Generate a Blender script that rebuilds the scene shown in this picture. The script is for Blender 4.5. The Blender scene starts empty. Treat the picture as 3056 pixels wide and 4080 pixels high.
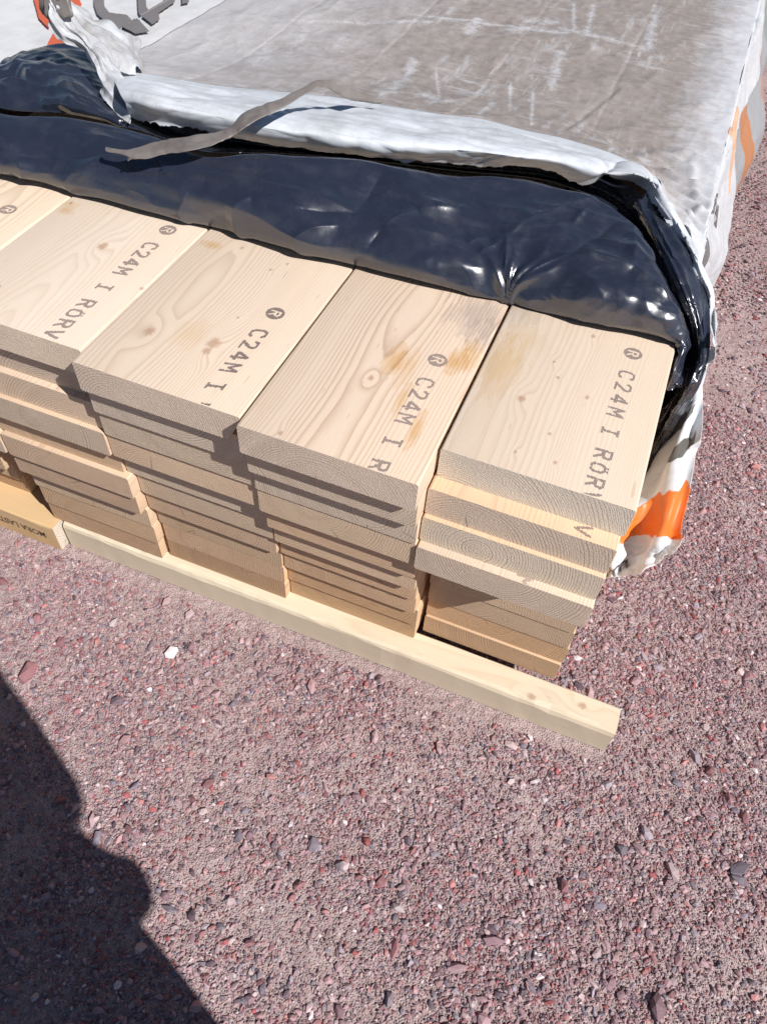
import bpy, math, random
import numpy as np
from mathutils import Vector, Matrix

S = bpy.context.scene
COL = S.collection
TOP = 0.5115            # height of the plank tops above the ground
T = 0.045               # plank thickness

# ------------------------------------------------------------------ camera
yaw, pitch, roll = -0.3142178, -0.8921694, 0.0835654
fw = Vector((math.sin(yaw) * math.cos(pitch), math.cos(yaw) * math.cos(pitch), math.sin(pitch)))
rt = Vector((math.cos(yaw), -math.sin(yaw), 0))
up = rt.cross(fw)
r2 = rt * math.cos(roll) + up * math.sin(roll)
u2 = up * math.cos(roll) - rt * math.sin(roll)
cam_d = bpy.data.cameras.new('camera')
cam = bpy.data.objects.new('camera', cam_d)
COL.objects.link(cam)
M = Matrix((r2, u2, -fw)).transposed().to_4x4()
M.translation = Vector((-0.09209, -0.56573, 0.59601 + TOP))
cam.matrix_world = M
cam_d.sensor_fit = 'VERTICAL'
cam_d.sensor_height = 36.0
cam_d.lens = 3001.66 / 4080 * 36.0
cam_d.clip_start = 0.02
cam_d.clip_end = 500
S.camera = cam

# ------------------------------------------------------------------ world, sun, exposure
to_sun = Vector((0.93, -0.40, 1.0)).normalized()
elev = math.asin(to_sun.z)
azim = math.atan2(to_sun.x, to_sun.y)
world = bpy.data.worlds.new('World')
S.world = world
world.use_nodes = True
wn = world.node_tree
sky = wn.nodes.new('ShaderNodeTexSky')
sky.sky_type = 'NISHITA'
sky.sun_disc = False
sky.sun_elevation = elev
sky.sun_rotation = azim
sky.air_density = 0.75
sky.dust_density = 0.25
sky.ozone_density = 2.0
bg = wn.nodes['Background']
bg.inputs['Strength'].default_value = 0.05
wn.links.new(sky.outputs['Color'], bg.inputs['Color'])
sun_d = bpy.data.lights.new('sun', 'SUN')
sun_d.energy = 5.0
sun_d.angle = math.radians(0.53)
sun_d.color = (1.0, 0.962, 0.945)
sun = bpy.data.objects.new('sun', sun_d)
COL.objects.link(sun)
sun.rotation_euler = to_sun.to_track_quat('Z', 'Y').to_euler()
S.view_settings.view_transform = 'Standard'
S.view_settings.look = 'None'
S.view_settings.exposure = 0.15
S.view_settings.gamma = 1.0

# ------------------------------------------------------------------ helpers
def tag(o, label=None, cat=None, group=None, kind=None):
    if label: o['label'] = label
    if cat: o['category'] = cat
    if group: o['group'] = group
    if kind: o['kind'] = kind
    return o

def link(o, parent=None):
    COL.objects.link(o)
    if parent is not None: o.parent = parent
    return o

def mesh_np(name, V, F, mats=(), parent=None, smooth=True, matidx=None, col=None, loc=None):
    """V (n,3); F: (m,k) int array or list of index lists"""
    me = bpy.data.meshes.new(name)
    V = np.asarray(V, dtype=np.float32)
    if isinstance(F, np.ndarray):
        m, k = F.shape
        me.vertices.add(len(V)); me.vertices.foreach_set('co', V.ravel())
        me.loops.add(m * k); me.loops.foreach_set('vertex_index', F.astype(np.int32).ravel())
        me.polygons.add(m)
        me.polygons.foreach_set('loop_start', np.arange(0, m * k, k, dtype=np.int32))
        me.polygons.foreach_set('loop_total', np.full(m, k, dtype=np.int32))
        me.update(calc_edges=True)
    else:
        me.from_pydata([tuple(map(float, v)) for v in V], [], [list(f) for f in F])
        me.update()
    me.polygons.foreach_set('use_smooth', np.full(len(me.polygons), smooth))
    for mt in mats: me.materials.append(mt)
    if matidx is not None: me.polygons.foreach_set('material_index', np.asarray(matidx, dtype=np.int32))
    if col is not None:
        a = me.color_attributes.new('tint', 'FLOAT_COLOR', 'POINT')
        a.data.foreach_set('color', np.asarray(col, dtype=np.float32).ravel())
    me.update()
    o = bpy.data.objects.new(name, me)
    if loc is not None: o.location = loc
    return link(o, parent)

# numpy gradient noise
_rng = np.random.default_rng(7)
_perm = _rng.permutation(256); _perm = np.concatenate([_perm, _perm, _perm])
_g3 = _rng.normal(size=(256, 3)); _g3 /= np.linalg.norm(_g3, axis=1)[:, None]
def perlin(P):
    P = np.asarray(P, dtype=np.float64)
    i = np.floor(P).astype(int); f = P - i; i &= 255
    w = f * f * f * (f * (f * 6 - 15) + 10)
    out = 0
    for dx in (0, 1):
        for dy in (0, 1):
            for dz in (0, 1):
                h = _perm[_perm[_perm[i[..., 0] + dx] + i[..., 1] + dy] + i[..., 2] + dz]
                g = _g3[h]
                d = g[..., 0] * (f[..., 0] - dx) + g[..., 1] * (f[..., 1] - dy) + g[..., 2] * (f[..., 2] - dz)
                wx = w[..., 0] if dx else 1 - w[..., 0]
                wy = w[..., 1] if dy else 1 - w[..., 1]
                wz = w[..., 2] if dz else 1 - w[..., 2]
                out = out + d * wx * wy * wz
    return out * 1.6
def fbm(P, o=4, g=.5):
    a, s, t = 1.0, 0, 0
    P = np.asarray(P, dtype=np.float64)
    for k in range(o):
        s = s + a * perlin(P * 2 ** k + 17.3 * k); t += a; a *= g
    return s / t
def ridged(P, o=3):
    a, s, t = 1.0, 0, 0
    P = np.asarray(P, dtype=np.float64)
    for k in range(o):
        n = 1 - np.abs(perlin(P * 2 ** k + 9.1 * k)) * 2.2
        s = s + a * n * np.abs(n); t += a; a *= .5
    return s / t

# node helpers
def new_mat(name):
    m = bpy.data.materials.new(name); m.use_nodes = True
    nt = m.node_tree
    return m, nt, nt.nodes['Principled BSDF']
class NB:
    def __init__(self, nt): self.nt = nt
    def n(self, t, **kw):
        x = self.nt.nodes.new(t)
        for k, v in kw.items(): setattr(x, k, v)
        return x
    def put(self, sock, v):
        if isinstance(v, bpy.types.NodeSocket): self.nt.links.new(v, sock)
        elif v is not None: sock.default_value = v
    def math(self, op, a, b=None, c=None, clamp=False):
        x = self.n('ShaderNodeMath', operation=op); x.use_clamp = clamp
        self.put(x.inputs[0], a)
        if b is not None: self.put(x.inputs[1], b)
        if c is not None: self.put(x.inputs[2], c)
        return x.outputs[0]
    def vmath(self, op, a, b=None, scale=None):
        x = self.n('ShaderNodeVectorMath', operation=op)
        self.put(x.inputs[0], a)
        if b is not None: self.put(x.inputs[1], b)
        if scale is not None: self.put(x.inputs['Scale'], scale)
        return x.outputs['Value'] if op in ('LENGTH', 'DISTANCE', 'DOT_PRODUCT') else x.outputs[0]
    def noise(self, vec, scale, detail=3, rough=.5, dist=0):
        x = self.n('ShaderNodeTexNoise')
        self.put(x.inputs['Vector'], vec); x.inputs['Scale'].default_value = scale
        x.inputs['Detail'].default_value = detail; x.inputs['Roughness'].default_value = rough
        x.inputs['Distortion'].default_value = dist
        return x.outputs[0]
    def maprange(self, v, a, b, c=0.0, d=1.0, smooth=False):
        x = self.n('ShaderNodeMapRange'); x.clamp = True
        if smooth: x.interpolation_type = 'SMOOTHSTEP'
        self.put(x.inputs[0], v)
        for i, q in enumerate((a, b, c, d)): self.put(x.inputs[i + 1], q)
        return x.outputs[0]
    def mix(self, f, a, b, mode='MIX'):
        x = self.n('ShaderNodeMix', data_type='RGBA', blend_type=mode)
        self.put(x.inputs[0], f)
        for s, v in ((x.inputs[6], a), (x.inputs[7], b)):
            self.put(s, v if isinstance(v, bpy.types.NodeSocket) else (v[0], v[1], v[2], 1.0))
        return x.outputs[2]
    def ramp(self, f, stops):
        x = self.n('ShaderNodeValToRGB')
        self.put(x.inputs[0], f)
        e = x.color_ramp.elements
        while len(e) < len(stops): e.new(0.5)
        for k, (pos, c) in enumerate(stops):
            e[k].position = pos; e[k].color = (c[0], c[1], c[2], 1)
        return x.outputs[0]
    def bump(self, h, strength, dist, normal=None):
        x = self.n('ShaderNodeBump')
        x.inputs['Strength'].default_value = strength; x.inputs['Distance'].default_value = dist
        self.put(x.inputs['Height'], h)
        if normal is not None: self.put(x.inputs['Normal'], normal)
        return x.outputs[0]
    def map(self, vec, scale=(1, 1, 1), loc=(0, 0, 0), rot=(0, 0, 0)):
        x = self.n('ShaderNodeMapping')
        self.put(x.inputs[0], vec)
        x.inputs['Scale'].default_value = scale; x.inputs['Location'].default_value = loc
        x.inputs['Rotation'].default_value = rot
        return x.outputs[0]
    def comb(self, a, b, c):
        x = self.n('ShaderNodeCombineXYZ')
        self.put(x.inputs[0], a); self.put(x.inputs[1], b); self.put(x.inputs[2], c)
        return x.outputs[0]

# ------------------------------------------------------------------ wood
# object colour carries the plank's own log: R,G pith position, B random, A tone
LIGHT = (0.735, 0.615, 0.49); LATE = (0.45, 0.315, 0.225)
def wood_pair(name, knots=(), stains=(), contrast=1.0, light=LIGHT, late=LATE, ring=0.0034):
    """two materials (long faces, sawn ends) that share one log of growth rings.
    knots: (x, y, radius) on the top face; stains: (x, y, rx, ry, colour, strength)"""
    out = []
    for end in (False, True):
        m, nt, b = new_mat(name + ('_end' if end else '_face'))
        N = NB(nt)
        tc = N.n('ShaderNodeTexCoord').outputs['Object']
        oi = N.n('ShaderNodeObjectInfo')
        sc = N.n('ShaderNodeSeparateColor'); nt.links.new(oi.outputs['Color'], sc.inputs[0])
        px = N.math('MULTIPLY', N.math('SUBTRACT', sc.outputs[0], .5), .5)
        pz = N.math('MULTIPLY', N.math('SUBTRACT', sc.outputs[1], .5), .5)
        rnd = sc.outputs[2]
        off = N.comb(N.math('MULTIPLY', rnd, 13.7), N.math('MULTIPLY', rnd, 37.1), N.math('MULTIPLY', rnd, 7.9))
        pv = N.vmath('ADD', tc, off)
        sx = N.n('ShaderNodeSeparateXYZ'); nt.links.new(tc, sx.inputs[0])
        # pith wander along the length
        wv = N.noise(N.map(pv, (0, 1, 0)), 1.6, 1)
        wz = N.noise(N.map(pv, (0, 1, 0), (3, 5, 1)), 2.1, 1)
        X = N.math('SUBTRACT', sx.outputs[0], N.math('ADD', px, N.math('MULTIPLY', N.math('SUBTRACT', wv, .5), .05)))
        Z = N.math('SUBTRACT', sx.outputs[2], N.math('ADD', pz, N.math('MULTIPLY', N.math('SUBTRACT', wz, .5), .03)))
        r = N.vmath('LENGTH', N.comb(X, 0.0, Z))
        w1 = N.noise(N.map(pv, (9, 1.5, 9)), 1.0, 2)
        r = N.math('ADD', r, N.math('MULTIPLY', N.math('SUBTRACT', w1, .5), .0075))
        w2 = N.noise(N.map(pv, (45, 9, 45)), 1.0, 2)
        r = N.math('ADD', r, N.math('MULTIPLY', N.math('SUBTRACT', w2, .5), .0022))
        topc = N.comb(sx.outputs[0], sx.outputs[1], 0.0)
        kn_mask = None
        for (kx, ky, kr) in knots:
            dv = N.vmath('SUBTRACT', topc, (kx, ky, 0.0))
            d1 = N.vmath('LENGTH', N.map(dv, (1, .45, 1)))
            bump_r = N.maprange(d1, 0.0, kr * 2.6, 1.0, 0.0, True)
            r = N.math('ADD', r, N.math('MULTIPLY', bump_r, kr * .65))
            wob = N.math('MULTIPLY', N.math('SUBTRACT', N.noise(pv, 260, 2), .5), kr * .7)
            d2 = N.math('ADD', N.vmath('LENGTH', N.map(dv, (1, .75, 1))), wob)
            km = N.maprange(d2, kr * .25, kr * .85, 1.0, 0.0, True)
            kn_mask = km if kn_mask is None else N.math('MAXIMUM', kn_mask, km)
        # ring spacing varies with radius
        vary = N.noise(N.comb(N.math('MULTIPLY', r, 28.0), N.math('MULTIPLY', rnd, 50.0), 0.0), 1.0, 1)
        ph = N.math('MULTIPLY', N.math('ADD', r, N.math('MULTIPLY', vary, .02)), 1.0 / ring)
        fr = N.math('FRACT', ph)
        late_m = N.math('MULTIPLY', N.maprange(fr, .35, .88, 0, 1), N.maprange(fr, .90, 1.0, 1, 0))
        late_m = N.math('POWER', late_m, 1.6)
        amp = N.maprange(N.noise(N.comb(N.math('MULTIPLY', r, 60.0), rnd, 0.0), 1.0, 2), .3, .7, .25, 1.0)
        late_m = N.math('MULTIPLY', late_m, N.math('MULTIPLY', amp, (0.95 if end else 0.80) * (1.0 if end else contrast)), clamp=True)
        tone = N.noise(N.map(pv, (14, 1.6, 14)), 1.0, 3)
        fib = N.noise(N.map(pv, (900, 30, 900) if not end else (420, 60, 420)), 1.0, 2)
        if not end:
            c = N.mix(late_m, light, late)
            c = N.mix(N.maprange(tone, .3, .75, 0, .45), c, (0.68, 0.53, 0.38))
            c = N.mix(N.maprange(fib, .3, .8, 0, .16), c, (.50, .34, .21))
            # odd pores / resin flecks
            fl = N.maprange(N.noise(N.map(pv, (220, 28, 220)), 1.0, 1), .74, .80, 0, .35)
            c = N.mix(fl, c, (.40, .24, .14))
            # red heart streaks by random
        else:
            c = N.mix(late_m, (0.84, 0.735, 0.61), (0.35, 0.27, 0.20))
            c = N.mix(N.maprange(tone, .3, .75, 0, .5), c, (.68, .59, .48))
            c = N.mix(N.maprange(fib, .35, .75, 0, .22), c, (.50, .41, .315))
            # saw bite: diagonal ticks
            saw = N.noise(N.map(pv, (260, 5, 1100), rot=(0, .55, 0)), 1.0, 2)
            c = N.mix(N.maprange(saw, .52, .74, 0, .25), c, (.84, .74, .58))
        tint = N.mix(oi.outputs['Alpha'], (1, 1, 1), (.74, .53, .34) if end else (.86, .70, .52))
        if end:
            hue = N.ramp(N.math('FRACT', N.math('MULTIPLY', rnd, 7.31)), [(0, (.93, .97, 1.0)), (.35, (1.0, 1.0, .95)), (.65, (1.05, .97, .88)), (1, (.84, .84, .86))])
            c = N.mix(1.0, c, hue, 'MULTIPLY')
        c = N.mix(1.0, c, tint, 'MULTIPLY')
        if kn_mask is not None and not end:
            kc = N.mix(N.noise(pv, 900, 2), (.30, .17, .11), (.60, .40, .27))
            c = N.mix(N.math('MULTIPLY', kn_mask, .80), c, kc)
        if not end:
            for (x0, y0, rx, ry, cc, st) in stains:
                dv = N.vmath('SUBTRACT', topc, (x0, y0, 0.0))
                nz = N.math('MULTIPLY', N.math('SUBTRACT', N.noise(N.map(pv, (130, 26, 130)), 1.0, 3), .5), 1.5)
                fine_ = N.math('MULTIPLY', N.math('SUBTRACT', N.noise(N.map(pv, (520, 40, 520)), 1.0, 3, .7), .5), 1.3)
                d = N.math('ADD', N.math('ADD', N.vmath('LENGTH', N.map(dv, (1 / rx, 1 / ry, 1))), nz), fine_)
                k = N.maprange(d, .35, 1.05, st, 0)
                rim = N.math('MULTIPLY', N.maprange(d, .80, .97, 0, 1), N.maprange(d, .97, 1.06, 1, 0))
                k = N.math('ADD', N.math('MULTIPLY', k, .75), N.math('MULTIPLY', rim, st * .45))
                c = N.mix(k, c, N.mix(1.0, c, cc, 'MULTIPLY'))
        nt.links.new(c, b.inputs['Base Color'])
        b.inputs['Roughness'].default_value = .62 if not end else .8
        b.inputs['Specular IOR Level'].default_value = .28 if not end else .15
        if end:
            h = N.math('ADD', N.noise(N.map(pv, (500, 40, 900), rot=(0, .55, 0)), 1.0, 3), N.math('MULTIPLY', late_m, -.35))
            # drying checks running out from the pith
            ang = N.math('ARCTAN2', Z, X)
            jit = N.math('MULTIPLY', N.math('SUBTRACT', N.noise(N.map(tc, (160, 1, 160)), 1.0, 2), .5), .0028)
            crk = None
            for q_, (m1_, m2_) in enumerate(((23.1, 5.7), (41.7, 9.3))):
                a0_ = N.math('SUBTRACT', N.math('MULTIPLY', N.math('FRACT', N.math('MULTIPLY', rnd, m1_)), 6.283), 3.1416)
                dd = N.math('ABSOLUTE', N.math('ADD', N.math('MULTIPLY', N.math('SINE', N.math('SUBTRACT', ang, a0_)), r), jit))
                fw_ = N.maprange(N.math('COSINE', N.math('SUBTRACT', ang, a0_)), .0, .05, 0, 1)
                r0_ = N.math('MULTIPLY', N.math('FRACT', N.math('MULTIPLY', rnd, m2_)), .05)
                seg_ = N.math('MULTIPLY', N.maprange(r, r0_, N.math('ADD', r0_, .004), 0, 1), N.maprange(r, N.math('ADD', r0_, .016), N.math('ADD', r0_, .030), 1, 0))
                k_ = N.math('MULTIPLY', N.math('MULTIPLY', N.maprange(dd, .0, .0009, 1, 0), seg_), fw_)
                crk = k_ if crk is None else N.math('MAXIMUM', crk, k_)
            c2 = N.mix(N.math('MULTIPLY', crk, .85), c, (.05, .03, .02))
            nt.links.new(c2, b.inputs['Base Color'])
            nt.links.new(N.bump(h, .8, .0016), b.inputs['Normal'])
        else:
            h = N.math('ADD', fib, N.math('MULTIPLY', late_m, .5))
            nt.links.new(N.bump(h, .25, .0004), b.inputs['Normal'])
        out.append(m)
    return out

GOLD = (.80, .58, .28); GREY = (.55, .56, .62); PALEGOLD = (.88, .76, .52)
W_std = wood_pair('spruce')
W_red = wood_pair('spruce_redheart', light=(.78, .58, .39), late=(.62, .37, .22), contrast=1.1)
W_A1 = wood_pair('spruce_pale_stained', contrast=.65,
    knots=[(.1142, .2686, .0050), (.080, .1978, .0036), (.0912, .1709, .0036), (.1312, .1515, .0048), (.0605, .1157, .0075), (.105, .0728, .0036), (.0767, .0292, .0032), (.1212, .0319, .0040)],
    stains=[(.022, .165, .026, .060, PALEGOLD, .9), (.034, .225, .028, .03, PALEGOLD, .45), (.012, .285, .034, .040, GREY, .55)])
W_B1 = wood_pair('pine_striped_stained', contrast=1.15, light=(.74, .60, .47), late=(.43, .28, .19),
    knots=[(.0500, .0086, .0042), (.106, .135, .0060)],
    stains=[(.120, .178, .016, .030, GOLD, .9), (.137, .172, .012, .040, (.86, .66, .38), .55), (.186, .205, .014, .026, GOLD, 1.0), (.200, .226, .014, .03, (.86, .66, .36), .8),
            (.184, .076, .007, .036, GOLD, .9), (.152, .116, .006, .03, GOLD, .7),
            (.184, .312, .040, .050, GREY, .9), (.205, .27, .02, .035, GREY, .6)])
W_C1 = wood_pair('spruce_swirl_knots', contrast=.85,
    knots=[(.051, .086, .0105), (.1312, .100, .0130), (.1315, .084, .0085), (.064, .2965, .0038), (.123, .268, .0042), (.134, .157, .003), (.137, .29, .0035)],
    stains=[(.0215, .284, .016, .010, GOLD, .8), (.10, .105, .02, .03, PALEGOLD, .5)])
W_D1 = wood_pair('spruce_white_knots', contrast=.45, light=(.76, .655, .54),
    knots=[(.1142, .195, .0105), (.0, .162, .004), (.0105, .267, .0042), (.214, .136, .0045), (.053, .061, .0035)],
    stains=[(.0105, .262, .016, .012, PALEGOLD, .8), (.016, .246, .012, .008, GOLD, .6)])
W_E1 = wood_pair('spruce_edge', contrast=.9, light=(.78, .65, .50))

def plank_mesh(name, w, length, t=T, r=.003, cut=0.0, seg=3, mats=None, wob=0.0, seed=0):
    """x 0..w, y 0..length, z 0..t ; cut = wane taken off the lower right arris"""
    rg = random.Random(seed)
    cs = []
    def arc(cx, cz, a0, a1, rr):
        for k in range(seg + 1):
            a = a0 + (a1 - a0) * k / seg
            cs.append((cx + rr * math.cos(a), cz + rr * math.sin(a)))
    H = math.pi / 2
    arc(r, r, 2 * H, 3 * H, r)
    if cut > 0:
        cs.append((w - cut, 0.0)); cs.append((w - cut * .62, t * .30)); cs.append((w - cut * .25, t * .62)); cs.append((w - .001, t - .004))
    else:
        arc(w - r, r, 3 * H, 4 * H, r)
    arc(w - r, t - r, 0, H, r * (.6 if cut > 0 else 1))
    arc(r, t - r, H, 2 * H, r)
    n = len(cs)
    ys = [0.0, .0006, .30, length * .5, length]
    V = []
    for k, y in enumerate(ys):
        for (x, z) in cs:
            if k == 0:      # saw arris slightly broken
                V.append((x + (w / 2 - x) * .0035, y, z + (t / 2 - z) * .012))
            else: V.append((x, y, z))
    F = []; mi = []
    for k in range(len(ys) - 1):
        for i in range(n):
            j = (i + 1) % n
            F.append((k * n + i, k * n + j, (k + 1) * n + j, (k + 1) * n + i)); mi.append(0)
    F.append(tuple(reversed(range(n)))); mi.append(1)
    F.append(tuple(range((len(ys) - 1) * n, len(ys) * n))); mi.append(1)
    me = bpy.data.meshes.new(name)
    me.from_pydata(V, [], F); me.update()
    for mt in mats: me.materials.append(mt)
    me.polygons.foreach_set('material_index', mi)
    me.polygons.foreach_set('use_smooth', [i < (len(ys) - 1) * n for i in range(len(F))])
    me.update()
    return me

# ------------------------------------------------------------------ stamps (ink-jet rows running along the grain)
STROKES = {
 'C': [((.66, .80), (.50, .96), (.24, .96), (.06, .74), (.06, .28), (.24, .04), (.50, .04), (.66, .2))],
 '2': [((.06, .78), (.20, .96), (.50, .96), (.64, .78), (.60, .58), (.10, .06), (.68, .05))],
 '4': [((.50, .02), (.50, .96), (.04, .32), (.70, .32))],
 'M': [((.05, .02), (.05, .96), (.36, .42), (.67, .96), (.67, .02))],
 'I': [((.36, .02), (.36, .96)), ((.16, .96), (.56, .96)), ((.16, .03), (.56, .03))],
 'R': [((.08, .02), (.08, .96), (.48, .96), (.64, .82), (.62, .60), (.46, .50), (.08, .50)), ((.36, .50), (.68, .02))],
 'O': [((.22, .80), (.05, .60), (.05, .24), (.22, .03), (.50, .03), (.67, .24), (.67, .60), (.50, .80), (.22, .80)), ((.22, .98), (.24, .98)), ((.48, .98), (.50, .98))],
 'V': [((.04, .96), (.36, .03), (.68, .96))],
}
def seg_dist(P, strokes):
    d = np.full(P.shape[:-1], 9.0)
    for st in strokes:
        for a, b in zip(st[:-1], st[1:]):
            a = np.array(a); b = np.array(b); ab = b - a
            t = np.clip(((P - a) @ ab) / (ab @ ab), 0, 1)
            d = np.minimum(d, np.linalg.norm(P - (a + t[..., None] * ab), axis=-1))
    return d
m_ink, nt, b = new_mat('stamp_ink')
b.inputs['Base Color'].default_value = (.20, .155, .155, 1); b.inputs['Roughness'].default_value = .7
b.inputs['Specular IOR Level'].default_value = .1
m_inkf, nt, b = new_mat('stamp_ink_faded')
b.inputs['Base Color'].default_value = (.36, .28, .24, 1); b.inputs['Roughness'].default_value = .7
def stamp(parent, xc, items, ymin, **kw):
    for n_, it in enumerate(items): stamp1(parent, xc, [it], ymin, **dict(kw, seed=kw.get('seed', 0) * 20 + n_))
def stamp1(parent, xc, items, ymin, h=.0205, rows=15, mat=None, z=T, slant=0.0, drop=.10, seed=0):
    """items: (char or '*', y of centre). text runs towards -y, letter tops towards +x."""
    rg = np.random.default_rng(seed + 5)
    V = []; F = []
    for ch, yc in items:
        if ch == '*':
            R = h * .56; n_r = 17; pitch = 2 * R / n_r
            for k in range(n_r):
                x = -R + pitch * (k + .5)
                hw = math.sqrt(max(R * R - x * x, 0))
                cols = 46
                ys = (np.arange(cols) + .5) / cols * 2 * R - R
                u = (-ys / R * .80 + .36); v = (x / R * .86 + .5)
                P = np.stack([u, np.full(cols, v)], -1)
                ink = (np.abs(ys) < hw) & (seg_dist(P, STROKES['R']) > .075 + .03 * rg.random())
                run(V, F, ink, ys, 2 * R / cols, x + xc, yc, pitch * .70, ymin, z, 0, rg, drop)
        else:
            w = h * .72; pitch = h / rows; cols = 22
            for k in range(rows):
                v = (k + .5) / rows
                us = (np.arange(cols) + .5) / cols * .76 - .02
                P = np.stack([us, np.full(cols, v)], -1)
                ink = seg_dist(P, STROKES[ch]) < .078 + .02 * rg.random()
                ys = -(us - .36) * h
                run(V, F, ink, ys, h * .76 / cols, xc + (v - .5) * h, yc, pitch * .70, ymin, z, slant * (v - .5) * h + rg.normal() * .00022, rg, drop)
    if F:
        o = mesh_np('stamped_logo' if items[0][0] == '*' else 'stamped_letter', np.array(V), [f for f in F], [mat or m_ink], parent, smooth=False)
        return o
def run(V, F, ink, ys, dy, x, yc, wx, ymin, z, sh, rg, drop):
    k = 0; n = len(ink)
    while k < n:
        if ink[k] and rg.random() > drop:
            j = k
            while j + 1 < n and ink[j + 1] and rg.random() > .04: j += 1
            a = yc + sh + min(ys[k], ys[j]) - dy * .5; bb = yc + sh + max(ys[k], ys[j]) + dy * .5
            a = max(a, ymin)
            if bb > a:
                i = len(V); zz = z + .00012
                V += [(x - wx / 2, a, zz), (x + wx / 2, a, zz), (x + wx / 2, bb, zz), (x - wx / 2, bb, zz)]
                F.append((i, i + 1, i + 2, i + 3))
            k = j + 1
        else: k += 1

# ------------------------------------------------------------------ the stacks of planks
ORD = ['topmost', 'second', 'third', 'fourth', 'fifth', 'sixth', 'seventh', 'eighth', 'ninth', 'lowest']
STACK = {
 'A': ('rightmost stack', [0, -.0212, -.0275, -.0386, .045, .048, .038, .040, .042, .038],
       [0, -.003, -.002, -.001, .003, .003, .0034, .006, .0085, .0079],
       [-.2165, -.2188, -.2189, -.2182, -.210, -.210, -.210, -.2085, -.2074, -.2069]),
 'B': ('second stack from the right', [-.0605, -.048, -.0368, -.035, -.0245, -.0135, -.0005, .006, .0142, .0186],
       [-.2201, -.2205, -.2205, -.2195, -.2185, -.218, -.218, -.2175, -.2140, -.2145],
       [-.4353, -.4356, -.4360, -.4347, -.4320, -.4295, -.4290, -.4285, -.4280, -.4280]),
 'C': ('third stack from the right', [-.048, -.038, -.0335, -.0303, -.017, -.0123, -.006, .0035, .0042, .0048],
       [-.4372, -.4385, -.4375, -.4370, -.4345, -.4325, -.4325, -.4310, -.4295, -.4300],
       [-.6590, -.6600, -.6595, -.6605, -.6580, -.6480, -.6490, -.6460, -.6425, -.6435]),
 'D': ('fourth stack from the right', [-.0265, -.0163, -.0263, -.0333, -.0212, -.0296, -.0235, -.0110, -.0095, -.0067],
       [-.6615, -.6620, -.6625, -.6625, -.6605, -.6500, -.6520, -.6505, -.6490, -.6520],
       [-.8800, -.8800, -.8790, -.8800, -.8790, -.8680, -.8720, -.8680, -.8650, -.8660]),
 'E': ('leftmost stack', [-.012, -.020, -.015, -.026, -.018, -.0304, -.012, -.0060, .012, .0217],
       [-.8820, -.8830, -.8820, -.8830, -.8820, -.8725, -.9290, -.9292, -.9340, -.9347],
       [-1.098, -1.099, -1.098, -1.10, -1.098, -1.088, -1.143, -1.145, -1.149, -1.150]),
}
LOOK = {
 ('A', 0): ('pale plank with small pin knots, topmost in the rightmost stack', W_A1),
 ('B', 0): ('striped plank with amber resin stains, topmost in the second stack from the right', W_B1),
 ('C', 0): ('plank with two swirling knots, topmost in the third stack from the right', W_C1),
 ('D', 0): ('whitish plank with one bright knot, topmost in the fourth stack from the right', W_D1),
 ('E', 0): ('plank cut off by the left edge of the picture, topmost in the leftmost stack', W_E1),
}
HINT = {('A', 1): 'its printed top ledge showing', ('A', 2): 'jutting forward', ('A', 3): 'overhanging the planks below',
 ('A', 4): 'set back in deep shadow', ('A', 5): 'set back out of the sun', ('A', 6): 'shaded brown end', ('A', 7): 'golden end',
 ('A', 8): 'yellowish end in dim light', ('A', 9): 'grey brown end', ('C', 2): 'pinkish streak on its end',
 ('B', 9): 'over the pale batten', ('C', 9): 'over the pale batten', ('D', 9): 'over the pale batten', ('D', 5): 'golden side showing'}
rs = random.Random(4)
PL = 4.2
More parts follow.
